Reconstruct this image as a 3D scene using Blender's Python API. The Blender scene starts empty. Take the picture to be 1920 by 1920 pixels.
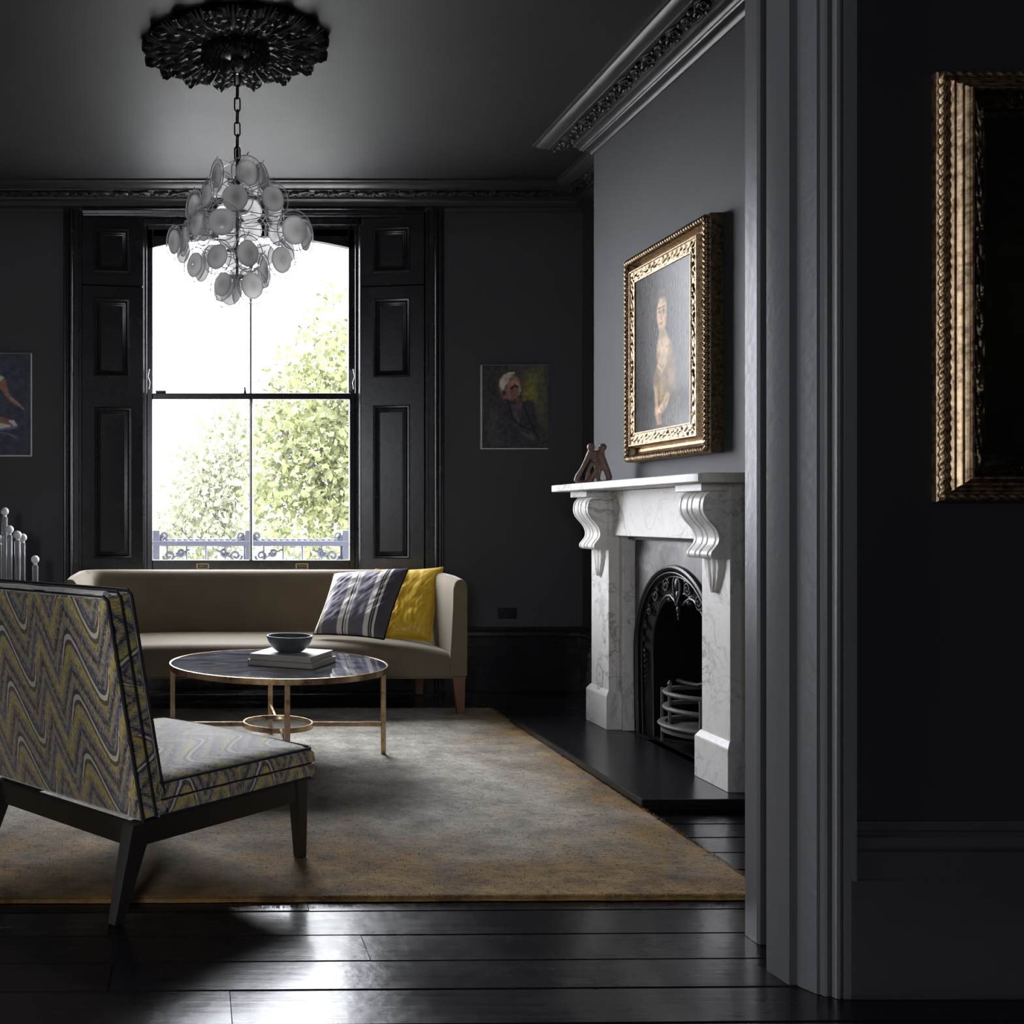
import bpy, bmesh, math, random
import numpy as np
from mathutils import Vector, Matrix, noise as mnoise

random.seed(7)
np.random.seed(7)
PI = math.pi
S = bpy.context.scene
C = S.collection

# ------------------------------------------------------------------ camera, sky, exposure
CAM_H = 1.10
cam_data = bpy.data.cameras.new('camera')
cam = bpy.data.objects.new('camera', cam_data)
C.objects.link(cam)
cam.location = (0, 0, CAM_H)
cam.rotation_euler = (PI / 2, 0, 0)
cam_data.sensor_width = 36
cam_data.lens = 36 * 2000 / 1920
cam_data.shift_x = (960 - 362) / 1920
cam_data.shift_y = (969 - 960) / 1920
cam_data.clip_end = 300
S.camera = cam

SKY = 20.0
world = bpy.data.worlds.new('overcast_sky')
S.world = world
world.use_nodes = True
wbg = world.node_tree.nodes['Background']
wbg.inputs['Color'].default_value = (0.90, 0.93, 1.0, 1)
wbg.inputs['Strength'].default_value = SKY

S.view_settings.view_transform = 'Standard'
S.view_settings.look = 'None'
S.view_settings.gamma = 1
S.view_settings.use_curve_mapping = False
S.view_settings.exposure = 0.34
S.cycles.use_denoising = True
S.cycles.max_bounces = 10
S.cycles.diffuse_bounces = 5
S.cycles.glossy_bounces = 5
S.cycles.transmission_bounces = 10
S.cycles.transparent_max_bounces = 12
S.cycles.sample_clamp_indirect = 6
S.cycles.caustics_reflective = False
S.cycles.caustics_refractive = False


def portal(loc, size, rot):
    # marks a window opening so that the sky's light is sampled through it
    l = bpy.data.lights.new('window_portal', 'AREA')
    l.shape = 'RECTANGLE'
    l.size, l.size_y = size
    l.cycles.is_portal = True
    o = bpy.data.objects.new('window_portal', l)
    C.objects.link(o)
    o.location = loc
    o.rotation_euler = rot


portal((0.38, 7.12, 1.87), (1.36, 2.3), (-PI / 2, 0, 0))
portal((-4.33, 1.85, 1.6), (2.6, 1.2), (0, -PI / 2, 0))
portal((-1.2, -2.73, 1.8), (1.0, 1.0), (PI / 2, 0, 0))  # serves the added rear opening that gives the frontal fill

# ------------------------------------------------------------------ helpers
ROOMH = 3.176
WL = {}


def at(px, py, d):
    return Vector(((px - 362) / 2000 * d, d, CAM_H + (969 - py) / 2000 * d))


def hnoise(x, y=0.0, z=0.0):
    return mnoise.noise(Vector((x, y, z)))


class MB:
    def __init__(s):
        s.v, s.f = [], []

    def add(s, vs, fs):
        n = len(s.v)
        s.v += [tuple(p) for p in vs]
        s.f += [tuple(i + n for i in f) for f in fs]
        return s

    def box(s, lo, hi, m=None):
        x0, y0, z0 = lo
        x1, y1, z1 = hi
        vs = [(x, y, z) for z in (z0, z1) for y in (y0, y1) for x in (x0, x1)]
        if m:
            vs = [m(*p) for p in vs]
        return s.add(vs, [(0, 2, 3, 1), (4, 5, 7, 6), (0, 1, 5, 4), (2, 6, 7, 3), (0, 4, 6, 2), (1, 3, 7, 5)])

    def hexa(s, bottom, top):
        return s.add(list(bottom) + list(top), [(3, 2, 1, 0), (4, 5, 6, 7), (0, 1, 5, 4), (1, 2, 6, 5), (2, 3, 7, 6), (3, 0, 4, 7)])

    def prism(s, poly, c0, c1, m):
        n = len(poly)
        vs = [m(a, b, c0) for a, b in poly] + [m(a, b, c1) for a, b in poly]
        fs = [tuple(range(n))[::-1], tuple(range(n, 2 * n))]
        fs += [(i, (i + 1) % n, n + (i + 1) % n, n + i) for i in range(n)]
        return s.add(vs, fs)

    def tube(s, pts, r, n=8, closed=False, flat=1.0, section=None, up=None):
        pts = [Vector(p) for p in pts]
        N = len(pts)
        rs = r if isinstance(r, (list, tuple)) else [r] * N
        tans = []
        for i in range(N):
            if closed:
                t = pts[(i + 1) % N] - pts[i - 1]
            else:
                t = pts[min(i + 1, N - 1)] - pts[max(i - 1, 0)]
            tans.append(t.normalized() if t.length > 1e-9 else Vector((0, 0, 1)))
        ref = Vector(up) if up else (Vector((0, 0, 1)) if abs(tans[0].z) < 0.9 else Vector((1, 0, 0)))
        nrm = (ref - tans[0] * ref.dot(tans[0])).normalized()
        vs = []
        for i in range(N):
            nrm = nrm - tans[i] * nrm.dot(tans[i])
            if nrm.length < 1e-6:
                nrm = tans[i].orthogonal()
            nrm.normalize()
            b = tans[i].cross(nrm)
            for k in range(n):
                a = 2 * PI * k / n
                q = section(i, a) if section else 1.0
                vs.append(pts[i] + (nrm * math.cos(a) * flat + b * math.sin(a)) * rs[i] * q)
        fs = []
        for i in range(N if closed else N - 1):
            j = (i + 1) % N
            for k in range(n):
                l = (k + 1) % n
                fs.append((i * n + k, i * n + l, j * n + l, j * n + k))
        if not closed:
            fs.append(tuple(range(n))[::-1])
            fs.append(tuple(range((N - 1) * n, N * n)))
        return s.add(vs, fs)

    def lathe(s, prof, n=32, m=None, cap=True):
        m = m or (lambda x, y, z: (x, y, z))
        vs = []
        for r, z in prof:
            for k in range(n):
                a = 2 * PI * k / n
                vs.append(m(r * math.cos(a), r * math.sin(a), z))
        fs = []
        for i in range(len(prof) - 1):
            for k in range(n):
                l = (k + 1) % n
                fs.append((i * n + k, i * n + l, (i + 1) * n + l, (i + 1) * n + k))
        if cap:
            fs.append(tuple(range(n))[::-1])
            fs.append(tuple(range((len(prof) - 1) * n, len(prof) * n)))
        return s.add(vs, fs)

    def grid(s, fn, nu, nv, wrapu=False):
        vs = [fn(i / (nu if wrapu else nu - 1), j / (nv - 1)) for j in range(nv) for i in range(nu)]
        fs = []
        for j in range(nv - 1):
            for i in range(nu if wrapu else nu - 1):
                k = (i + 1) % nu
                fs.append((j * nu + i, j * nu + k, (j + 1) * nu + k, (j + 1) * nu + i))
        return s.add(vs, fs)

    def ball(s, c, r, nu=12, nv=8, sc=(1, 1, 1)):
        c = Vector(c)
        vs = [c + Vector((0, 0, -r * sc[2]))]
        for j in range(1, nv):
            t = -PI / 2 + PI * j / nv
            for i in range(nu):
                a = 2 * PI * i / nu
                vs.append(c + Vector((r * sc[0] * math.cos(t) * math.cos(a), r * sc[1] * math.cos(t) * math.sin(a), r * sc[2] * math.sin(t))))
        vs.append(c + Vector((0, 0, r * sc[2])))
        fs = [(0, 1 + (i + 1) % nu, 1 + i) for i in range(nu)]
        for j in range(nv - 2):
            for i in range(nu):
                a, b = 1 + j * nu + i, 1 + j * nu + (i + 1) % nu
                fs.append((a, b, b + nu, a + nu))
        L = len(vs) - 1
        o = 1 + (nv - 2) * nu
        fs += [(o + i, o + (i + 1) % nu, L) for i in range(nu)]
        return s.add(vs, fs)

    def sweep(s, path, prof):
        # profile (projection, z) carried along a plan path, projecting to the right of travel, mitred
        P = [Vector((p[0], p[1])) for p in path]
        N = len(P)
        offs = []
        for i in range(N):
            d0 = (P[i] - P[i - 1]).normalized() if i else None
            d1 = (P[i + 1] - P[i]).normalized() if i < N - 1 else None
            n0 = Vector((d0.y, -d0.x)) if d0 else None
            n1 = Vector((d1.y, -d1.x)) if d1 else None
            if n0 is None:
                o = n1
            elif n1 is None:
                o = n0
            else:
                o = (n0 + n1) / (1 + n0.dot(n1))
            offs.append(o)
        K = len(prof)
        vs, fs = [], []
        for i in range(N):
            for p, z in prof:
                q = P[i] + offs[i] * p
                vs.append((q.x, q.y, z))
        for i in range(N - 1):
            for k in range(K - 1):
                fs.append((i * K + k, i * K + k + 1, (i + 1) * K + k + 1, (i + 1) * K + k))
        return s.add(vs, fs)

    def rect_ring(s, m, w, h, prof):
        # picture-frame moulding: profile (inset from the outer edge, height off the wall)
        vs, fs = [], []
        for i, n in prof:
            vs += [m(i, i, n), m(w - i, i, n), m(w - i, h - i, n), m(i, h - i, n)]
        for k in range(len(prof) - 1):
            for q in range(4):
                r = (q + 1) % 4
                fs.append((k * 4 + q, k * 4 + r, (k + 1) * 4 + r, (k + 1) * 4 + q))
        return s.add(vs, fs)


def frame3(o, xd, yd):
    o, xd, yd = Vector(o), Vector(xd).normalized(), Vector(yd).normalized()
    nd = xd.cross(yd)
    return lambda a, b, c: o + xd * a + yd * b + nd * c


def tag(o, label=None, cat=None, group=None, kind=None):
    if label:
        o['label'] = label
    if cat:
        o['category'] = cat
    if group:
        o['group'] = group
    if kind:
        o['kind'] = kind
    return o


def thing(name, label, cat, loc=(0, 0, 0), rz=0.0, group=None, kind=None):
    o = bpy.data.objects.new(name, None)
    o.empty_display_size = 0.1
    C.objects.link(o)
    o.location = loc
    o.rotation_euler = (0, 0, rz)
    WL[o.name] = Vector(loc)
    return tag(o, label, cat, group, kind)


def mesh_of(name, mb, mat, smooth=40, recalc=True):
    me = bpy.data.meshes.new(name)
    me.from_pydata([tuple(p) for p in mb.v], [], mb.f)
    if recalc:
        bm = bmesh.new()
        bm.from_mesh(me)
        bmesh.ops.recalc_face_normals(bm, faces=bm.faces)
        bm.to_mesh(me)
        bm.free()
    me.update()
    if smooth:
        me.polygons.foreach_set('use_smooth', [True] * len(me.polygons))
        me.set_sharp_from_angle(angle=math.radians(smooth))
    if mat:
        me.materials.append(mat)
    return me


def link(name, me, parent=None, loc=None, matrix=None):
    o = bpy.data.objects.new(name, me)
    C.objects.link(o)
    if parent is not None:
        o.parent = parent
    if matrix is not None:
        o.matrix_local = matrix
    elif loc is not None:
        o.location = loc
    WL[o.name] = WL.get(parent.name, Vector()) + (Vector(loc) if loc is not None else Vector()) if parent is not None else Vector(loc or (0, 0, 0))
    return o


def part(name, mb, mat, parent=None, smooth=40, bevel=0.0, segs=2, local=False, recalc=True):
    # mesh given in world coordinates unless local; parents carry a location only (rotated parents use local=True)
    if parent is not None and not local:
        w = WL[parent.name]
        mb.v = [(p[0] - w.x, p[1] - w.y, p[2] - w.z) for p in mb.v]
    o = link(name, mesh_of(name, mb, mat, smooth, recalc), parent)
    if bevel:
        b = o.modifiers.new('bevel', 'BEVEL')
        b.width = bevel
        b.segments = segs
        b.limit_method = 'ANGLE'
        b.angle_limit = math.radians(35)
    return o


def single(name, mb, mat, label, cat, group=None, origin=None, **k):
    # a thing that is one mesh, its origin at its base
    vs = np.array([tuple(p) for p in mb.v])
    o3 = Vector(origin) if origin else Vector(((vs[:, 0].min() + vs[:, 0].max()) / 2, (vs[:, 1].min() + vs[:, 1].max()) / 2, vs[:, 2].min()))
    mb.v = [(p[0] - o3.x, p[1] - o3.y, p[2] - o3.z) for p in mb.v]
    o = part(name, mb, mat, None, **k)
    o.location = o3
    WL[o.name] = o3
    return tag(o, label, cat, group)


def struct(name, mb, mat, **k):
    return tag(part(name, mb, mat, **k), kind='structure')


# ------------------------------------------------------------------ materials
class NT:
    def __init__(s, name):
        s.m = bpy.data.materials.new(name)
        s.m.use_nodes = True
        s.t = s.m.node_tree
        s.b = s.t.nodes['Principled BSDF']
        s.out = s.t.nodes['Material Output']

    def n(s, ty, **k):
        x = s.t.nodes.new(ty)
        for a, v in k.items():
            setattr(x, a, v)
        return x

    def l(s, a, b):
        s.t.links.new(a, b)

    def inp(s, node, key, val):
        if hasattr(val, 'is_linked') or isinstance(val, bpy.types.NodeSocket):
            s.l(val, node.inputs[key])
        else:
            node.inputs[key].default_value = val

    def math(s, op, a, b=None, c=None, clamp=False):
        x = s.n('ShaderNodeMath', operation=op)
        x.use_clamp = clamp
        s.inp(x, 0, a)
        if b is not None:
            s.inp(x, 1, b)
        if c is not None:
            s.inp(x, 2, c)
        return x.outputs[0]

    def coord(s, which='Object'):
        return s.n('ShaderNodeTexCoord').outputs[which]

    def pos(s):
        return s.n('ShaderNodeNewGeometry').outputs['Position']

    def mapping(s, vec, scale=(1, 1, 1), rot=(0, 0, 0)):
        x = s.n('ShaderNodeMapping')
        s.l(vec, x.inputs['Vector'])
        x.inputs['Scale'].default_value = scale
        x.inputs['Rotation'].default_value = rot
        return x.outputs[0]

    def noise(s, vec, scale, detail=3, rough=0.5, dist=0.0):
        x = s.n('ShaderNodeTexNoise')
        s.l(vec, x.inputs['Vector'])
        x.inputs['Scale'].default_value = scale
        x.inputs['Detail'].default_value = detail
        x.inputs['Roughness'].default_value = rough
        x.inputs['Distortion'].default_value = dist
        return x.outputs['Fac']

    def ramp(s, fac, stops, interp='LINEAR'):
        x = s.n('ShaderNodeValToRGB')
        x.color_ramp.interpolation = interp
        e = x.color_ramp.elements
        while len(e) < len(stops):
            e.new(0.5)
        for i, (p, c) in enumerate(stops):
            e[i].position = p
            e[i].color = (*c, 1) if len(c) == 3 else c
        s.l(fac, x.inputs[0])
        return x.outputs[0]

    def mix(s, fac, a, b):
        x = s.n('ShaderNodeMix', data_type='RGBA')
        s.inp(x, 0, fac)
        for k, v in ((6, a), (7, b)):
            s.inp(x, k, (*v, 1) if isinstance(v, tuple) and len(v) == 3 else v)
        return x.outputs[2]

    def bump(s, h, strength=0.2, dist=0.01):
        x = s.n('ShaderNodeBump')
        x.inputs['Strength'].default_value = strength
        x.inputs['Distance'].default_value = dist
        s.l(h, x.inputs['Height'])
        s.l(x.outputs[0], s.b.inputs['Normal'])
        return x

    def set(s, **k):
        names = {'base': 'Base Color', 'rough': 'Roughness', 'metal': 'Metallic', 'spec': 'Specular IOR Level', 'trans': 'Transmission Weight',
                 'sheen': 'Sheen Weight', 'sheenr': 'Sheen Roughness', 'coat': 'Coat Weight', 'coatr': 'Coat Roughness', 'ior': 'IOR',
                 'sheent': 'Sheen Tint', 'emit': 'Emission Color', 'emits': 'Emission Strength', 'sss': 'Subsurface Weight'}
        for a, v in k.items():
            if isinstance(v, tuple) and len(v) == 3:
                v = (*v, 1)
            s.inp(s.b, names[a], v)
        return s


def srgb(r, g, b):
    f = lambda c: (c / 255 / 12.92) if c / 255 <= 0.04045 else ((c / 255 + 0.055) / 1.055) ** 2.4
    return (f(r), f(g), f(b))


def paint(name, col, rough, spec=0.5, bump=0.05, scale=60, var=0.12, rv=0.06):
    t = NT(name)
    p = t.pos()
    n1 = t.noise(p, 1.3, 3)
    lo = tuple(c * (1 - var) for c in col)
    hi = tuple(c * (1 + var) for c in col)
    t.set(base=t.mix(n1, lo, hi), spec=spec)
    n2 = t.noise(p, 9, 4)
    t.set(rough=t.math('MULTIPLY_ADD', n2, rv, rough - rv / 2))
    t.bump(t.noise(p, scale, 4), bump, 0.01)
    return t.m


M = {}
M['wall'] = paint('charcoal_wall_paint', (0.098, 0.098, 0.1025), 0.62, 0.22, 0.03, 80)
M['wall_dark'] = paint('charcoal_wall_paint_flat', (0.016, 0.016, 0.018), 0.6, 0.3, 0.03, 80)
M['ceiling'] = paint('charcoal_ceiling_paint', (0.040, 0.040, 0.0425), 0.55, 0.35, 0.03, 80)
M['gloss'] = paint('black_gloss_trim_paint', (0.020, 0.020, 0.023), 0.27, 0.5, 0.035, 35)
M['jamb'] = paint('charcoal_trim_paint', (0.070, 0.070, 0.075), 0.38, 0.5, 0.08, 45)
M['skirt'] = paint('dark_skirting_paint', (0.034, 0.034, 0.037), 0.4, 0.4, 0.06, 45)
M['plaster'] = paint('black_plaster_paint', (0.050, 0.050, 0.053), 0.42, 0.5, 0.03, 60)
M['cornice'] = paint('charcoal_cornice_paint', (0.060, 0.060, 0.064), 0.40, 0.5, 0.03, 60)


def m_floor():
    t = NT('black_varnished_floorboards')
    p = t.pos()
    grain = t.noise(t.mapping(p, (1.5, 45, 1)), 1.0, 6, 0.6)
    n2 = t.noise(p, 3.0, 4)
    t.set(base=t.mix(grain, (0.003, 0.003, 0.0045), (0.011, 0.009, 0.012)), spec=0.30)
    r = t.math('MULTIPLY_ADD', n2, 0.26, 0.09)
    r = t.math('ADD', r, t.math('MULTIPLY', grain, 0.09))
    t.set(rough=r, coat=0.14, coatr=0.10)
    h = t.math('ADD', t.math('MULTIPLY', grain, 0.6), t.math('MULTIPLY', t.noise(p, 18, 3), 0.8))
    spots = t.noise(p, 120, 2)
    h = t.math('ADD', h, t.math('MULTIPLY', t.math('GREATER_THAN', spots, 0.70), 0.5))
    t.bump(h, 0.22, 0.006)
    return t.m


M['floor'] = m_floor()


def m_marble(name, base, vein, sc, amount=1.0, rough=0.25):
    t = NT(name)
    p = t.pos()
    n = t.noise(p, sc, 6, 0.6, 1.2)
    v1 = t.math('ABSOLUTE', t.math('SUBTRACT', n, 0.5))
    v1 = t.math('SUBTRACT', 1.0, t.math('MULTIPLY', v1, 38), clamp=True)
    n2 = t.noise(p, sc * 3.3, 5, 0.6, 1.5)
    v2 = t.math('ABSOLUTE', t.math('SUBTRACT', n2, 0.48))
    v2 = t.math('MULTIPLY', t.math('SUBTRACT', 1.0, t.math('MULTIPLY', v2, 45), clamp=True), 0.5)
    v = t.math('MAXIMUM', v1, v2)
    mask = t.noise(p, sc * 0.8, 2)
    v = t.math('MULTIPLY', v, t.math('MULTIPLY_ADD', mask, 2.4, -0.7, clamp=True))
    v = t.math('MULTIPLY', v, amount, clamp=True)
    t.b.inputs['Coat Weight'].default_value = 0
    cloud = t.noise(p, 5, 4)
    lo = tuple(c * 0.88 for c in base)
    t.set(base=t.mix(v, t.mix(cloud, lo, base), vein), rough=rough, spec=0.3)
    return t.m


M['marble'] = m_marble('white_veined_marble', (0.87, 0.845, 0.81), (0.20, 0.19, 0.19), 4.5, 0.85, 0.38)
M['tabletop'] = None
t = NT('dark_mirrored_marble')
p = t.pos()
n = t.noise(t.mapping(p, (2.0, 7.0, 1), (0, 0, 0.25)), 2.2, 6, 0.62, 1.0)
t.set(base=t.ramp(n, [(0.0, (0.02, 0.023, 0.035)), (0.47, (0.045, 0.05, 0.07)), (0.56, (0.22, 0.235, 0.28)), (0.62, (0.055, 0.06, 0.085)), (1, (0.11, 0.12, 0.15))]), rough=0.05, spec=1.0, ior=1.9)
M['tabletop'] = t.m


def metal(name, col, rough, dirt=None, sc=30, bump=0.1):
    t = NT(name)
    p = t.pos()
    n = t.noise(p, sc, 4, 0.6)
    base = t.mix(t.ramp(n, [(0.35, (0, 0, 0)), (0.62, (1, 1, 1))]), dirt or tuple(c * 0.7 for c in col), col)
    t.set(base=base, metal=1.0, rough=t.math('MULTIPLY_ADD', n, 0.2, rough - 0.1))
    t.bump(n, bump, 0.004)
    return t.m


M['gold'] = metal('old_gilding', (0.42, 0.30, 0.18), 0.42, (0.13, 0.085, 0.05), 60, 0.2)
M['gold_carved'] = metal('carved_brown_gilding', (0.34, 0.24, 0.145), 0.46, (0.07, 0.048, 0.03), 90, 0.35)
M['gold_shaded'] = metal('shaded_dark_gilding', (0.13, 0.10, 0.06), 0.42, (0.03, 0.025, 0.02), 30, 0.25)  # shade on frame faces turned from the left is put into this gilding
M['gilt_leg'] = metal('brushed_brass_leaf', (0.66, 0.49, 0.29), 0.3, (0.44, 0.28, 0.15), 25, 0.06)
M['brass'] = metal('dull_brass', (0.5, 0.40, 0.22), 0.35, (0.22, 0.17, 0.1), 60)
M['chrome'] = metal('chrome', (0.55, 0.55, 0.57), 0.12, (0.45, 0.45, 0.47), 20, 0.0)
M['blackmetal'] = metal('blackened_chain', (0.05, 0.05, 0.055), 0.3, (0.02, 0.02, 0.02), 40, 0.05)
t = NT('black_cast_iron')
p = t.pos()
n = t.noise(p, 40, 4)
t.set(base=t.mix(n, (0.012, 0.012, 0.013), (0.03, 0.03, 0.032)), metal=0.35, rough=0.36, spec=0.5)
t.bump(n, 0.12, 0.004)
M['iron'] = t.m
t = NT('polished_iron_plate')
p = t.pos()
n = t.noise(p, 9, 6, 0.65, 0.6)
t.set(base=t.ramp(n, [(0.3, (0.05, 0.045, 0.046)), (0.55, (0.12, 0.11, 0.11)), (0.75, (0.20, 0.185, 0.185))]), metal=0.65, rough=0.42)
M['plate'] = t.m
t = NT('rusty_grey_grate_iron')
p = t.pos()
n = t.noise(p, 30, 5)
t.set(base=t.mix(n, (0.06, 0.055, 0.055), (0.20, 0.19, 0.185)), rough=0.6)
t.bump(n, 0.2, 0.004)
M['grate'] = t.m
t = NT('soot_black')
t.set(base=(0.006, 0.006, 0.006), rough=0.9, spec=0.1)
M['soot'] = t.m
M['hearth'] = paint('black_slate_hearth', (0.012, 0.012, 0.014), 0.26, 0.5, 0.05, 50)

t = NT('taupe_velvet')
p = t.pos()
n = t.noise(p, 6, 4)
fine = t.noise(p, 400, 2)
t.set(base=t.mix(n, (0.140, 0.110, 0.070), (0.205, 0.165, 0.110)), rough=0.75, spec=0.25, sheen=0.8, sheenr=0.35, sheent=(0.85, 0.8, 0.68))
t.bump(fine, 0.08, 0.002)
M['velvet'] = t.m

t = NT('walnut_wood')
p = t.pos()
n = t.noise(t.mapping(p, (30, 30, 3)), 1, 5)
t.set(base=t.mix(n, (0.10, 0.045, 0.025), (0.26, 0.13, 0.075)), rough=0.4)
M['walnut'] = t.m
t = NT('ebonised_wood')
p = t.pos()
n = t.noise(t.mapping(p, (40, 40, 6)), 1, 5)
t.set(base=t.mix(n, (0.010, 0.008, 0.007), (0.03, 0.024, 0.02)), rough=0.32, spec=0.55)
M['ebony'] = t.m


def m_flame():
    # woven flamestitch: rounded cream waves between zigzag bands, UV in metres
    t = NT('flamestitch_weave')
    uv = t.coord('UV')
    sep = t.n('ShaderNodeSeparateXYZ')
    t.l(uv, sep.inputs[0])
    u, v = sep.outputs[0], sep.outputs[1]
    PU, PV = 0.33, 0.172
    jit = t.noise(t.mapping(uv, (300, 40, 1)), 1.0, 2)
    jag = t.math('MULTIPLY', t.math('SUBTRACT', jit, 0.5), 0.22)
    ph = t.math('FRACT', t.math('ADD', t.math('DIVIDE', t.math('MULTIPLY', u, -1.0), PU), 0.62))

    def curve(pts, smooth):
        c = t.n('ShaderNodeFloatCurve')
        cm = c.mapping.curves[0]
        while len(cm.points) < len(pts):
            cm.points.new(0.5, 0.5)
        for q_, (a_, b_) in zip(cm.points, pts):
            q_.location = (a_, b_)
            q_.handle_type = 'AUTO' if smooth else 'VECTOR'
        c.mapping.update()
        t.l(ph, c.inputs['Value'])
        return c.outputs[0]

    wave = curve([(0, .55), (.05, .80), (.10, .97), (.14, .99), (.19, .90), (.30, .52), (.41, .14), (.46, .03), (.50, .02), (.54, .12), (.58, .36), (.60, .50), (.80, .50), (.95, .30), (1, .55)], True)
    zig = curve([(0, .55), (.11, .95), (.48, .05), (.70, 1.0), (.90, .12), (1, .55)], False)
    shown = t.math('LESS_THAN', ph, 0.60)
    t1 = t.math('FRACT', t.math('ADD', t.math('DIVIDE', t.math('SUBTRACT', v, t.math('MULTIPLY', wave, PV * 0.96)), PV), t.math('MULTIPLY', jag, 0.14)))
    t2 = t.math('FRACT', t.math('ADD', t.math('DIVIDE', t.math('SUBTRACT', v, t.math('MULTIPLY', zig, PV * 0.98)), PV), jag))
    Y, YD, G, D, TN = (0.72, 0.56, 0.11), (0.50, 0.38, 0.07), (0.30, 0.265, 0.255), (0.030, 0.022, 0.038), (0.50, 0.39, 0.30)
    base = t.ramp(t2, [(0.0, D), (0.10, G), (0.20, YD), (0.27, Y), (0.40, Y), (0.46, TN), (0.55, G), (0.64, D), (0.72, G), (0.80, TN), (0.88, YD), (0.95, D)])
    # separate yarns show as fine up-and-down streaks
    yarn = t.noise(t.mapping(uv, (420, 55, 1)), 1.0, 3, 0.7)
    base = t.mix(t.ramp(yarn, [(0.50, (0, 0, 0)), (0.58, (0.8, 0.8, 0.8))]), base, (0.035, 0.028, 0.042))
    light = t.noise(t.mapping(uv, (360, 45, 4)), 1.3, 2, 0.7)
    base = t.mix(t.ramp(light, [(0.54, (0, 0, 0)), (0.60, (0.75, 0.75, 0.75))]), base, (0.68, 0.60, 0.52))
    d = t.math('ABSOLUTE', t.math('SUBTRACT', t1, 0.5))
    dark = t.math('MULTIPLY', t.math('LESS_THAN', t.math('ADD', d, t.math('MULTIPLY', jag, 0.3)), 0.13), shown)
    base = t.mix(t.math('MULTIPLY', dark, 0.78), base, (0.035, 0.026, 0.042))
    cream = t.math('MULTIPLY', t.math('LESS_THAN', d, 0.046), shown)
    base = t.mix(cream, base, (0.78, 0.70, 0.56))
    t.set(base=base, rough=0.6, spec=0.4, sheen=0.9, sheenr=0.35)
    h = t.math('ADD', yarn, t.math('MULTIPLY', light, 0.6))
    t.bump(h, 0.5, 0.003)
    return t.m


M['flame'] = m_flame()
t = NT('black_piping')
t.set(base=(0.012, 0.01, 0.014), rough=0.7)
M['piping'] = t.m
t = NT('grey_corded_edge')
p = t.coord()
n = t.noise(t.mapping(p, (40, 40, 40)), 1, 3)
t.set(base=t.mix(n, (0.40, 0.36, 0.35), (0.92, 0.87, 0.80)), rough=0.6, sheen=0.6)
M['cord'] = t.m


def m_rug():
    t = NT('silk_rug_worn_gold')
    p = t.pos()
    sep = t.n('ShaderNodeSeparateXYZ')
    t.l(p, sep.inputs[0])
    big = t.noise(p, 1.7, 5, 0.6, 0.4)
    mid = t.noise(p, 7, 5, 0.65)
    fine = t.noise(t.mapping(p, (45, 110, 45)), 1.0, 3, 0.7)
    # dyed gold border: along the front and the right-hand edge
    fy = t.math('MULTIPLY_ADD', sep.outputs[1], -1.35, 5.45)
    fx = t.math('MULTIPLY_ADD', sep.outputs[0], 2.2, -2.75)
    edge = t.math('MAXIMUM', fy, fx)
    fac = t.math('ADD', edge, t.math('MULTIPLY_ADD', big, 2.4, -1.25))
    fac = t.math('ADD', fac, t.math('MULTIPLY_ADD', mid, 1.1, -0.55), clamp=True)
    silver = t.mix(t.ramp(mid, [(0.33, (0, 0, 0)), (0.66, (1, 1, 1))]), (0.33, 0.30, 0.24), (0.70, 0.66, 0.58))
    gold = t.mix(t.ramp(mid, [(0.33, (0, 0, 0)), (0.68, (1, 1, 1))]), (0.085, 0.045, 0.013), (0.42, 0.25, 0.075))
    base = t.mix(fac, silver, gold)
    base = t.mix(t.ramp(fine, [(0.32, (0.5, 0.5, 0.5)), (0.52, (0, 0, 0))]), base, (0.10, 0.07, 0.035))
    t.set(base=base, rough=0.8, spec=0.2, sheen=0.12, sheenr=0.4)
    t.bump(t.math('ADD', fine, mid), 0.5, 0.01)
    return t.m


M['rug'] = m_rug()


def m_attr(name, rough, spec, bump, metalpatch=False):
    t = NT(name)
    a = t.n('ShaderNodeAttribute')
    a.attribute_name = 'Col'
    p = t.pos()
    t.set(base=a.outputs['Color'], rough=rough, spec=spec)
    t.bump(t.noise(t.mapping(p, (1, 1, 0.35)), 90, 5, 0.65), bump, 0.004)
    return t.m


M['oil'] = m_attr('varnished_oil_paint', 0.17, 0.06, 0.12)
M['oil_matt'] = m_attr('dry_oil_paint', 0.5, 0.3, 0.4)
M['print'] = m_attr('woven_stripe_cotton', 0.6, 0.35, 0.15)
t = NT('white_canvas_edge')
t.set(base=(0.92, 0.91, 0.89), rough=0.7)
M['canvas'] = t.m

t = NT('yellow_silk')
p = t.coord()
n = t.noise(p, 30, 3)
t.set(base=t.mix(n, (0.72, 0.43, 0.015), (0.92, 0.62, 0.04)), rough=0.38, spec=0.5, sheen=0.4)
M['yellow'] = t.m


def m_pane():
    t = NT('window_glass')
    tr = t.n('ShaderNodeBsdfTransparent')
    gl = t.n('ShaderNodeBsdfGlossy')
    gl.inputs['Roughness'].default_value = 0.02
    mx = t.n('ShaderNodeMixShader')
    mx.inputs[0].default_value = 0.05
    t.l(tr.outputs[0], mx.inputs[1])
    t.l(gl.outputs[0], mx.inputs[2])
    t.l(mx.outputs[0], t.out.inputs[0])
    return t.m


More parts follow.
